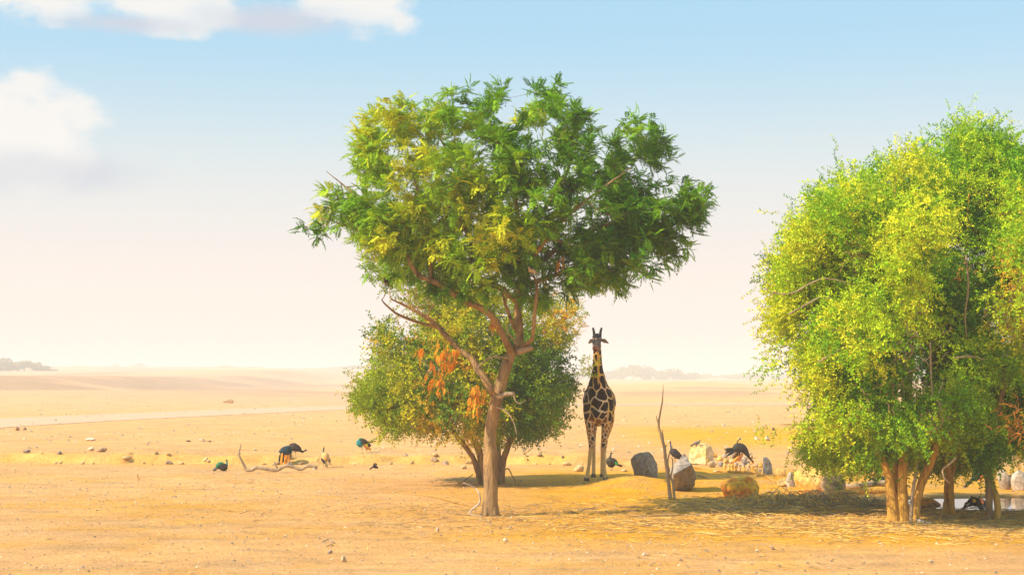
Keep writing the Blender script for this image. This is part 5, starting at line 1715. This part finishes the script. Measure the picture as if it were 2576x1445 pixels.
# the pile of rounded stones
pile = [(1781, 1168, 20, 16), (1796, 1150, 18, 14), (1812, 1158, 18, 12), (1792, 1175, 26, 18), (1814, 1172, 16, 14), (1828, 1164, 18, 13), (1842, 1166, 18, 12), (1856, 1158, 22, 14), (1872, 1160, 22, 12), (1888, 1152, 16, 14),
        (1834, 1182, 9, 19), (1843, 1184, 9, 19), (1852, 1184, 9, 18), (1861, 1185, 10, 18), (1871, 1186, 14, 15), (1884, 1186, 10, 14), (1893, 1188, 11, 16), (1904, 1190, 12, 15), (1914, 1176, 14, 12),
        (1900, 1174, 16, 11), (1884, 1173, 12, 10), (1870, 1173, 18, 10), (1852, 1171, 14, 9), (1823, 1180, 11, 15), (1806, 1184, 22, 7), (1912, 1190, 10, 12), (1878, 1166, 26, 9), (1840, 1150, 12, 8), (1826, 1150, 18, 9), (1905, 1198, 12, 9)]
pc = [((0.76, 0.45, 0.12), 'yellowish'), ((0.66, 0.44, 0.24), 'pale buff'), ((0.42, 0.34, 0.28), 'grey'), ((0.78, 0.42, 0.06), 'golden')]
pr = random.Random(4)
PO = {}
for lo_, hi_ in ((0, 1160), (1160, 1179), (1179, 2000)):
    for j, k_ in enumerate(sorted((q for q in range(len(pile)) if lo_ <= pile[q][1] < hi_), key=lambda q: pile[q][0])):
        PO[k_] = ['first', 'second', 'third', 'fourth', 'fifth', 'sixth', 'seventh', 'eighth', 'ninth', 'tenth', 'eleventh', 'twelfth', 'thirteenth', 'fourteenth', 'fifteenth'][j]
pile_mesh = {}
lowY, topY = 1190, 1150
for k, (x, y, w, h) in enumerate(pile):
    c, nm = pc[(0, 3, 0, 1, 2, 0, 1, 2, 2, 1, 0, 3, 0, 1, 0, 1, 3, 0, 3, 1, 1, 2, 2, 0, 1, 1, 2, 2, 2, 0)[k]]
    upright = 'upright ' if h > w * 1.2 else ('flat ' if h < w * 0.6 else 'rounded ')
    row = 'front row' if y >= 1179 else ('back row' if y < 1160 else 'middle row')
    place = ['below the pale block boulder', 'left of the arched peafowl', 'under the arched peafowl', 'near the standing slab'][min(3, max(0, int((x - 1780) / 36)))]
    rock('stone', x, y, w, h, tuple(min(1, v * 1.05) for v in c), f'{upright}{nm} stone {place}, {row}, {PO[k]} from the left', 'stone', 100 + k, pr.uniform(0, 3), None, 0.8, 'stones of the small pile', sub=3, planes=16, rough=0.03, sink=0.0, dz=0.0)

# named small stones lying on the plain
singles = [(1905, 1106, 15, 9, (0.80, 0.66, 0.5), 'white stone on the yellow earth, left of a pair'), (1931, 1108, 16, 12, (0.82, 0.68, 0.52), 'rounder white stone on the yellow earth, right of a pair'),
           (1946, 1082, 10, 9, (0.10, 0.06, 0.05), 'single dark stone on the yellow earth beside the leaves'), (226, 1108, 30, 8, (0.86, 0.72, 0.56), 'flat whitish stone lying alone on the far left plain'),
           (507, 1110, 20, 8, (0.66, 0.42, 0.26), 'buff stone between two dark clods near the upright twig'), (473, 1110, 12, 5, (0.2, 0.13, 0.09), 'thin dark clod left of the buff stone'), (528, 1111, 10, 4, (0.22, 0.15, 0.1), 'thin dark clod right of the buff stone'),
           (148, 1140, 18, 8, (0.30, 0.22, 0.18), 'dark stone left of the earth ledge'), (66, 1160, 22, 9, (0.32, 0.24, 0.2), 'dark flat stone at the far left end of the ledge'), (226, 1152, 18, 12, (0.74, 0.52, 0.32), 'pale stone on the ledge at the left'),
           (254, 1154, 26, 14, (0.60, 0.38, 0.22), 'brown stone beside the pale one on the ledge'), (42, 1082, 14, 10, (0.58, 0.3, 0.12), 'orange brown stone by the track'), (62, 1081, 12, 7, (0.35, 0.22, 0.13), 'dark brown stone beside the orange one by the track'),
           (578, 1013, 18, 10, (0.5, 0.3, 0.15), 'brown boulder far beyond the track'), (566, 1012, 12, 6, (0.55, 0.33, 0.17), 'small brown rock left of the far boulder'), (864, 1412, 16, 17, (0.74, 0.52, 0.32), 'pointed pale stone on the foreground sand'),
           (1272, 1362, 16, 10, (0.76, 0.56, 0.38), 'pale rounded stone on the foreground sand right of centre'), (1284, 1330, 9, 8, (0.35, 0.26, 0.2), 'small dark stone in the foreground right of the tall trunk'), (1620, 1396, 10, 8, (0.8, 0.62, 0.44), 'small cream stone near the bottom edge'),
           (1456, 1186, 30, 18, (0.72, 0.50, 0.24), 'yellow wedge-shaped stone behind the thorn tree shadow'), (1166, 1178, 18, 10, (0.7, 0.48, 0.22), 'ochre stone by the left stems of the thorn tree'), (1480, 1188, 12, 9, (0.75, 0.53, 0.28), 'small yellow stone behind the giraffe forelegs'),
           (1570, 1186, 16, 8, (0.7, 0.5, 0.26), 'low stone between peahen and squat boulder'), (830, 1390, 12, 8, (0.42, 0.32, 0.25), 'grey stone left of the pointed pale stone'), (1946, 1382, 12, 7, (0.30, 0.22, 0.17), 'dark stone in the lower right foreground'), (1100, 1336, 12, 10, (0.66, 0.46, 0.3), 'buff stone just in front of the tall trunk'),
           (790, 1181, 8, 6, (0.9, 0.75, 0.6), 'white pebble right of the standing peahen'), (1180, 1166, 20, 10, (0.62, 0.42, 0.2), 'brown lump at the right end of the ledge')]
for k, (x, y, w, h, c, lab) in enumerate(singles):
    rock('stone', x, y, w, h, c, lab, 'stone', 300 + k, k * 0.7, None, 0.8, 'loose stones on the plain', sub=3, planes=12, sink=0.1)

# rubble along the ledge
lr = random.Random(8)
led = [rock_mesh(560 + k, (0.5, 0.42, 0.36), c_, None, 10, 3, 0.05) for k, c_ in enumerate([(0.78, 0.50, 0.22), (0.70, 0.44, 0.2), (0.52, 0.36, 0.24), (0.84, 0.58, 0.30)])]
for k in range(46):
    X = lr.uniform(-18, 2.6)
    ey = float((54.6 + 1.1 * (fbm(np.array([X * 0.28]), np.array([3.3]), 3, 9) - 0.5) * 2 - 0.05 * X)[0])
    Yp = ey + lr.uniform(-0.5, 0.45)
    w = lr.uniform(0.08, 0.34)
    o = link_mesh('rubble_stone', led[lr.randrange(4)], None, (X, Yp, hz(X, Yp) + w * 0.14))
    o.scale = (w, w * lr.uniform(0.6, 1), w * lr.uniform(0.6, 1.1))
    o.rotation_euler = (lr.uniform(-.3, .3), lr.uniform(-.3, .3), lr.uniform(0, 6.28))
    tag(o, 'ochre rubble stone lying along the low earth ledge across the left half', 'stone', 'rubble stones along the earth ledge')

# more loose stones of one kind, then the gravel nobody could count
protos = []
for k in range(6):
    col = [(0.40, 0.29, 0.21), (0.60, 0.40, 0.24), (0.30, 0.22, 0.17), (0.64, 0.45, 0.28), (0.50, 0.34, 0.2), (0.36, 0.28, 0.24)][k]
    protos.append(rock_mesh(500 + k, (0.5, 0.42, 0.34), col, None, 10, 2, 0.03))
rs = random.Random(12)
for k in range(170):
    px = rs.uniform(-60, 2640) if rs.random() < 0.35 else rs.choice((120, 700, 1250, 1420, 2050, 330)) + rs.gauss(0, 90)
    py = 1190 + 255 * rs.random() ** 1.0 if rs.random() < 0.62 else rs.uniform(1060, 1200)
    g = G(px, py)
    if pond_r(np.array([g.x]), np.array([g.y]))[0] < 1.15 or (1570 < px < 2110 and 1130 < py < 1260):
        continue
    w = rs.uniform(2.6, 8.0) * (1 if py > 1190 else 0.8) * g.y / F
    o = link_mesh('pebble', protos[rs.randrange(6)], None, (g.x, g.y, g.z + w * 0.1))
    o.scale = (w, w * rs.uniform(0.6, 1), w * rs.uniform(0.6, 1.2))
    o.rotation_euler = (0, 0, rs.uniform(0, 6.28))
    tag(o, 'small weathered pebble lying loose among many on the dry sand', 'pebble', 'loose pebbles on the sand')

rg = np.random.default_rng(33)
oct_v = np.array([(1, 0, 0), (0, 1, 0), (-1, 0, 0), (0, -1, 0), (0, 0, 0.8), (0, 0, -0.8)], float)
oct_f = np.array([(0, 1, 4), (1, 2, 4), (2, 3, 4), (3, 0, 4)])


def gravel(n, ylo, yhi, pw, smin, smax, name, label):
    Y = ylo + (yhi - ylo) * rg.random(n) ** pw
    X = rg.uniform(-1, 1, n) * (Y * 0.345 + 1)
    keep = (pond_r(X, Y) > 1.2) & (fbm(X * 0.25, Y * 0.25, 3, 61) > 0.38 + 0.3 * rg.random(n))
    X, Y = X[keep], Y[keep]
    n = len(X)
    Z = height(X, Y)
    s = smin + (smax - smin) * rg.random(n) ** 3
    a = rg.uniform(0, 6.28, n)
    sc3 = np.stack([s, s * rg.uniform(0.6, 1, n), s * rg.uniform(0.5, 1.1, n)], 1)
    L = oct_v[None] * sc3[:, None, :] * (1 + rg.normal(0, 0.15, (n, 6, 1)))
    W = np.stack([L[..., 0] * np.cos(a)[:, None] - L[..., 1] * np.sin(a)[:, None], L[..., 0] * np.sin(a)[:, None] + L[..., 1] * np.cos(a)[:, None], L[..., 2]], -1)
    W = W + np.stack([X, Y, Z + s * 0.25], 1)[:, None, :]
    Fq = (oct_f[None] + (np.arange(n) * 6)[:, None, None]).reshape(-1, 3)
    pal = np.array([(0.34, 0.24, 0.17), (0.50, 0.34, 0.21), (0.66, 0.46, 0.28), (0.74, 0.50, 0.30), (0.26, 0.19, 0.15)])
    C = np.repeat(pal[rg.integers(0, 5, n)], 6, 0)
    o = link_mesh(name, mesh_np(name, W.reshape(-1, 3), Fq, M_ROCK, C))
    tag(o, label, 'gravel', None, 'stuff')


gravel(26000, 20, 62, 0.8, 0.006, 0.042, 'gravel', 'fine grit and gravel strewn over the near sand')
gravel(9000, 60, 200, 0.8, 0.03, 0.14, 'gravel', 'coarse gravel scattered over the far plain')


# ------------------------------------------------------------------ straw and twig litter
def litter(n, sampler, lmin, lmax, wd, palette, name, label, lift=0.02, arch=0.1):
    P = sampler(n)
    n = len(P)
    a = rg.uniform(0, 6.28, n)
    L = lmin + (lmax - lmin) * rg.random(n) ** 2
    d = np.stack([np.cos(a), np.sin(a), rg.normal(0, 0.06, n)], 1)
    s = np.stack([-np.sin(a), np.cos(a), np.zeros(n)], 1)
    bend = rg.normal(0, 0.18, n)
    secs = []
    for t in (-0.5, -0.17, 0.17, 0.5):
        c = P + d * (L * t)[:, None] + s * (bend * L * (0.25 - t * t))[:, None]
        c[:, 2] = height(c[:, 0], c[:, 1]) + lift + (arch * L * (0.25 - t * t)) * rg.random(n) + d[:, 2] * L * t
        secs.append(c)
    w = wd * rg.uniform(0.6, 1.5, n)
    V = []
    for c in secs:
        V += [c + s * w[:, None], c + np.array((0, 0, 1.0)) * (w * 1.6)[:, None], c - s * w[:, None]]
    V = np.stack(V, 1)
    q = []
    for i in range(3):
        for j in range(3):
            j2 = (j + 1) % 3
            q.append((i * 3 + j, i * 3 + j2, i * 3 + 3 + j2, i * 3 + 3 + j))
    Fq = (np.array(q)[None] + (np.arange(n) * 12)[:, None, None]).reshape(-1, 4)
    pal = np.array(palette)
    C = np.repeat(pal[rg.integers(0, len(pal), n)] * rg.uniform(0.8, 1.15, (n, 1)), 12, 0)
    o = link_mesh(name, mesh_np(name, V.reshape(-1, 3), Fq, M_STRAW, C))
    tag(o, label, 'litter', None, 'stuff')


def zone(cx, cy, sx, sy, dens=None):
    def f(n):
        X, Y = rg.normal(cx, sx, n), rg.normal(cy, sy, n)
        k = pond_r(X, Y) > 1.12
        return np.stack([X[k], Y[k], 0 * X[k]], 1)
    return f


STRAW = [(0.85, 0.50, 0.10), (0.88, 0.58, 0.18), (0.70, 0.38, 0.08), (0.50, 0.30, 0.12), (0.36, 0.22, 0.11)]
litter(6500, zone(9.0, 32.4, 3.8, 1.6), 0.08, 0.6, 0.0045, STRAW, 'straw_litter', 'golden straw and twigs strewn under the thicket')
litter(1500, zone(6.8, 36.5, 1.8, 1.6), 0.12, 0.7, 0.006, STRAW + [(0.25, 0.2, 0.15)], 'straw_litter', 'dry straw and twigs in front of the yellow boulder', 0.04, 0.5)
litter(1500, zone(4.0, 34.0, 4.2, 2.4), 0.08, 0.45, 0.0045, STRAW[1:], 'straw_litter', 'thin straw scattered across the middle foreground')
litter(800, zone(0.2, 35.0, 2.2, 1.6), 0.08, 0.4, 0.0045, STRAW[2:], 'twig_litter', 'fine twigs scattered round the tall trunk')
litter(260, zone(7.1, 37.2, 0.75, 0.5), 0.5, 1.2, 0.008, STRAW + [(0.3, 0.26, 0.2)], 'brush_heap', 'arching heap of dry brush in front of the yellow boulder', 0.05, 1.3)


def lowleaf(n, cx, cy, sx, sy):
    X, Y = rg.normal(cx, sx, n), rg.normal(cy, sy, n)
    k = pond_r(X, Y) > 1.12
    return np.stack([X[k], Y[k], height(X[k], Y[k]) + 0.02], 1)


# grey green tufts in the brush
P = lowleaf(160, 6.9, 37.0, 0.9, 0.6)
T_T = [spray(s, 10, 0.12, 0.05, 0.1) for s in (41, 42)]
Rm = rand_rot(len(P), np.tile((0, 0, 1.0), (len(P), 1)) + rng.normal(0, 0.5, (len(P), 3)), 0.1)
o = scatter(T_T, P, Rm, rng.uniform(0.15, 0.35, len(P)), mixcol(len(P), [(0.16, 0.17, 0.10), (0.3, 0.28, 0.14)], (1, 1)), 'scrub_tufts', None)
tag(o, 'grey green scrub tufts in the dry brush', 'scrub', None, 'stuff')


# ------------------------------------------------------------------ dead wood
def wood(name, pts, rad, label, cat, mat, Y=None, branches=(), sides=9, rough=0.2, seed=0, ground=False):
    """pts in frame px at distance Y, or lying on the terrain when ground is set."""
    def conv(p):
        if ground:
            g_ = G(p[0], p[1])
            g_.z += p[2] if len(p) > 2 else 0
            return g_
        return at(p[0], p[1], Y + (p[2] if len(p) > 2 else 0))
    W = [conv(p) for p in pts]
    base = W[0].copy()
    root = empty(name, base)
    tag(root, label, cat)
    s = base.y / F * (0.78 if name == 'dead_sapling' else 0.85 if name == 'fallen_branch' else 1.0)
    a = Acc()
    a.tube([tuple(w - base) for w in W], [r_ * s for r_ in rad], sides, rough=rough, seed=seed)
    a.obj('stem', mat, root)
    for k, (bp, br) in enumerate(branches):
        a = Acc()
        a.tube([tuple(conv(p) - base) for p in bp], [r_ * s for r_ in br], 6, rough=0.2, seed=seed + k)
        a.obj('branch', mat, root)
    return root


Yf = 50.0
wood('fallen_branch', [(618, 1181), (634, 1181), (647, 1175), (671, 1179), (698, 1181), (718, 1171), (736, 1173), (756, 1180), (775, 1171), (798, 1175)], [5.2, 5.6, 5, 5, 5.2, 5, 4.6, 4.4, 4.8, 4.6],
     'crooked grey fallen branch with one arm bent straight up, lying on the sand', 'branch', M_DRYWOOD, Yf,
     [([(619, 1181), (611, 1164), (602, 1146), (601, 1136), (604, 1126), (606, 1115)], [4.6, 3.8, 3.2, 2.6, 2, 1.2]), ([(602, 1147), (594, 1142)], [1.6, 0.9]), ([(603, 1141), (608, 1138)], [1.4, 0.8]),
      ([(699, 1180), (694, 1170), (690, 1160)], [3.2, 2.6, 2]), ([(798, 1175), (797, 1183)], [1.4, 0.8])], seed=3)
ds = 39.1
wood('dead_sapling', [(1687, 1257), (1684, 1232), (1678, 1181), (1674, 1150), (1671, 1124), (1664, 1098), (1657, 1070), (1660, 1043), (1666, 1010), (1667.5, 990), (1668.6, 966)], [6.5, 6, 5.6, 5.4, 5, 4.6, 3.9, 3.0, 2.2, 1.5, 0.7],
     'bleached dead sapling standing upright like a pole before the pointed boulder', 'dead tree', M_SAPLING, ds,
     [([(1697, 1257), (1695, 1235), (1693, 1216), (1688, 1200), (1682, 1192)], [4.6, 4.2, 3.8, 3.2, 2.5]), ([(1688, 1196), (1692, 1175), (1692, 1158), (1690, 1150)], [2.6, 2.2, 1.8, 1.4]),
      ([(1684, 1185), (1680, 1165), (1682, 1147), (1687, 1130), (1694, 1120)], [2.6, 2.4, 2.2, 1.8, 1.0]), ([(1657, 1068), (1653, 1055), (1651, 1044)], [2, 1.5, .8]), ([(1668, 1112), (1668, 1100), (1666, 1080)], [3.4, 2.6, 1.5]),
      ([(1686, 1214), (1676, 1208), (1671, 1210)], [3, 2.4, 1.4]), ([(1672, 1128), (1677, 1118)], [2.6, 1.2])], seed=5)
wood('pole', [(1747, 1176, .03), (1800, 1182, .04), (1850, 1190, .04), (1909, 1202, .04), (1950, 1213, .04), (1990, 1224, .03)], [2.4, 2.6, 2.6, 2.6, 2.4, 1.6], 'long thin yellowish pole lying in front of the stone pile', 'stick', M_BARK_Y, ground=True)
wood('stick', [(1754, 1197, .03), (1785, 1206, .03), (1818, 1215, .03)], [1.6, 1.5, 1.0], 'thin dark stick lying between pointed boulder and orange boulder', 'stick', M_TWIG, ground=True)
wood('stick', [(1600, 1299, .02), (1660, 1299, .03), (1720, 1297, .03), (1790, 1296, .02)], [1.5, 1.8, 1.6, 1.0], 'long straight dark stick lying on the sand below the dead sapling', 'stick', M_TWIG, ground=True)
wood('stick', [(1040, 1244, .02), (1085, 1250, .04), (1130, 1262, .04), (1185, 1275, .02)], [1.1, 1.4, 1.4, 0.9], 'long pale curved stick lying on the sand left of the tall trunk', 'stick', M_BARK_Y, ground=True)
wood('root', [(1166, 1213, .05), (1178, 1218, .08), (1196, 1227, .15), (1205, 1240, .1), (1208, 1256, .15), (1203, 1268, .1), (1190, 1278, .06), (1181, 1289, .05), (1195, 1296, .03), (1230, 1298, .02)], [1.3, 1.5, 1.8, 2, 2.2, 2.2, 2, 2, 1.8, 1.3],
     'white crooked surface root zigzagging beside the foot of the tall trunk', 'root', M_PALEWOOD, Y=34.2)
wood('stick', [(1165, 1214, .05), (1180, 1207, .1), (1190, 1202, .12)], [1.6, 1.5, 1.1], 'short dark forked stick left of the white crooked root', 'stick', M_TWIG, ground=True)
wood('stick', [(1270, 1180, 0), (1279, 1178, 0), (1287, 1192, 0), (1298, 1212, 0)], [1.4, 1.6, 1.4, 1.0], 'small dark arched twig right of the thorn tree stems', 'stick', M_TWIG, Y=44.8)
wood('log', [(2090, 1244, .08), (2130, 1246, .1), (2180, 1246, .12), (2236, 1243, .12)], [4, 6, 7, 7.5], 'long orange brown log lying at the left end of the pond', 'log', M_BARK_Y, ground=True)
wood('log', [(2120, 1232, .1), (2160, 1233, .12), (2200, 1228, .12), (2240, 1227, .12)], [6, 8, 7, 8], 'pale weathered log lying behind the orange brown log', 'log', M_DRYWOOD, ground=True)
wood('log', [(2180, 1264, .04), (2205, 1262, .05), (2236, 1259, .05)], [2, 4, 5], 'short half buried log on the near bank left of the golden stems', 'log', M_DRYWOOD, ground=True)
wood('log', [(2302, 1312, .04), (2320, 1317, .05), (2345, 1320, .03)], [5, 4.5, 3], 'short pale billet lying at the foot of the golden stems', 'log', M_PALEWOOD, ground=True)
wood('stick', [(2360, 1325, .02), (2375, 1300, .25), (2382, 1288, .45)], [2.2, 2.4, 2], 'leaning golden stick beside the straight fluted trunk', 'stick', M_BARK_Y, ground=True)
wood('stick', [(1940, 1275, .03), (1975, 1272, .12), (2010, 1262, .06), (2035, 1256, .03)], [1.4, 2, 1.8, 1.2], 'curved dry stick in the brush below the large yellow boulder', 'stick', M_BARK_Y, ground=True)
wood('stick', [(2505, 1228, .25), (2530, 1226, .3), (2560, 1220, .3), (2600, 1222, .3)], [2.5, 4, 4, 4], 'dark branch lying across the base of the pale rocks at the right edge', 'stick', M_TWIG, ground=True)
wood('stick', [(1940, 1304, .02), (1990, 1306, .03), (2020, 1308, .02)], [1.6, 1.8, 1.2], 'straight brown stick on the straw below the brush heap', 'stick', M_TWIG, ground=True)
wood('twig', [(350, 1207, 0), (347, 1198, .0), (345, 1190, .0)], [1.8, 1.6, 0.9], 'tiny orange brown twig standing alone on the left plain', 'twig', M_BARK_Y, Y=46.0)
wood('twig', [(812, 1365, .02), (830, 1362, .05), (832, 1372, .03), (820, 1375, .02)], [1.4, 1.5, 1.4, 1], 'curled grey twig loop lying on the foreground sand', 'twig', M_DRYWOOD, ground=True)

# ------------------------------------------------------------------ trees fading into the haze
FARG = [(0.09, 0.16, 0.05), (0.13, 0.20, 0.06), (0.17, 0.21, 0.07)]


def far_tree_mesh(seed):
    r = np.random.default_rng(seed)
    n = 420
    d = r.normal(0, 1, (n, 3))
    d /= np.linalg.norm(d, axis=1)[:, None]
    P = d * (r.random(n) ** 0.45)[:, None]
    b = r.normal(0, 0.45, (6, 3))
    P = P * 0.55 + b[r.integers(0, 6, n)] * (1.1, 0.8, 0.5)
    P[:, 2] = np.abs(P[:, 2] * 0.62 + 0.42)
    u = r.normal(0, 1, (n, 3))
    u /= np.linalg.norm(u, axis=1)[:, None]
    v = np.cross(u, r.normal(0, 1, (n, 3)))
    v /= np.linalg.norm(v, axis=1)[:, None]
    s = r.uniform(0.06, 0.14, n)[:, None]
    V = np.stack([P - u * s, P - v * s, P + u * s, P + v * s], 1).reshape(-1, 3)
    Q = np.arange(n * 4).reshape(n, 4)
    C = np.repeat(mixcol(n, FARG, (1, 1, 1), r=r), 4, 0)
    return mesh_np('crown', V, Q, M_LEAF, C)


far_meshes = [far_tree_mesh(700 + k) for k in range(6)]
ta = Acc()
ta.tube([(0, 0, -0.1), (0.03, 0, 0.25), (0, 0, 0.6)], [0.05, 0.04, 0.02], 6)
far_trunk = ta.mesh('trunk', M_BARK)
far_list = []
# (px, py of base, height px, width px, distance)
for t in ((20, 942, 42, 60, 400), (62, 943, 40, 66, 405), (100, 944, 26, 60, 410), (130, 944, 18, 40, 400), (-30, 944, 40, 80, 400)):
    far_list.append(t + ('leftmost',))
for t in ((350, 922, 14, 30, 900), (300, 924, 10, 34, 900), (412, 930, 12, 50, 800), (200, 925, 8, 40, 950), (480, 935, 10, 40, 800), (560, 950, 14, 44, 520), (600, 945, 18, 34, 560), (640, 948, 12, 40, 560), (698, 940, 16, 26, 600), (722, 942, 10, 30, 600),
          (770, 945, 20, 44, 560), (800, 945, 16, 40, 570), (832, 944, 22, 36, 560), (868, 943, 24, 50, 540), (905, 944, 28, 60, 540), (940, 945, 24, 60, 540)):
    far_list.append(t + ('mid',))
for t in ((1440, 955, 26, 60, 520), (1480, 956, 28, 60, 520), (1530, 958, 32, 50, 520), (1560, 960, 38, 50, 515), (1592, 962, 50, 56, 500), (1625, 960, 44, 50, 505), (1660, 958, 38, 56, 510), (1695, 957, 34, 56, 515), (1728, 958, 26, 56, 520),
          (1775, 957, 20, 40, 600), (1800, 957, 14, 50, 600), (1835, 958, 20, 60, 600), (1870, 958, 22, 60, 600), (1905, 958, 20, 60, 600), (1945, 958, 22, 70, 600), (2000, 957, 14, 60, 600), (1390, 955, 22, 60, 540), (1340, 955, 18, 60, 560)):
    far_list.append(t + ('right',))
labels = {'leftmost': 'pale green hazy tree in the clump on the bank at the left edge', 'mid': 'faint low tree fading into the haze on the horizon left of the thorn tree', 'right': 'blue green hazy tree in the line on the horizon right of the giraffe'}
grp = {'leftmost': 'hazy trees on the left bank', 'mid': 'faint trees on the left horizon', 'right': 'hazy trees on the right horizon'}
fr = random.Random(3)
ORD = ['first', 'second', 'third', 'fourth', 'fifth', 'sixth', 'seventh', 'eighth', 'ninth', 'tenth', 'eleventh', 'twelfth', 'thirteenth', 'fourteenth', 'fifteenth', 'sixteenth', 'seventeenth', 'eighteenth', 'nineteenth']
rank = {}
for side in grp:
    for j, t in enumerate(sorted((t for t in far_list if t[5] == side), key=lambda t: t[0])):
        rank[t] = ORD[j]
for k, (px, py, hpx, wpx, Y, side) in enumerate(far_list):
    t0 = far_list[k]
    sz = 'tall' if hpx > 34 else ('low' if hpx < 15 else 'rounded')
    Y *= 2.2 if side == 'leftmost' else 2.6
    p = at(px, py, Y)
    z = hz(p.x, Y)
    s = Y / F
    r_ = empty('distant_tree', (p.x, Y, z), fr.uniform(0, 6.28))
    top = at(px, py - hpx, Y).z
    H = max(top - z, 1.5)
    r_.scale = (wpx * s * 0.62, wpx * s * 0.62, H / 1.08)
    tag(r_, {'leftmost': f'{sz} pale green hazy tree, {rank[t0]} from the left edge on the bank', 'mid': f'{sz} faint hazy tree, {rank[t0]} from the left on the horizon before the thorn tree', 'right': f'{sz} bluish hazy tree, {rank[t0]} from the left in the far line about the giraffe'}[side], 'tree', grp[side])
    link_mesh('crown', far_meshes[k % 6], r_)
    link_mesh('trunk', far_trunk, r_)
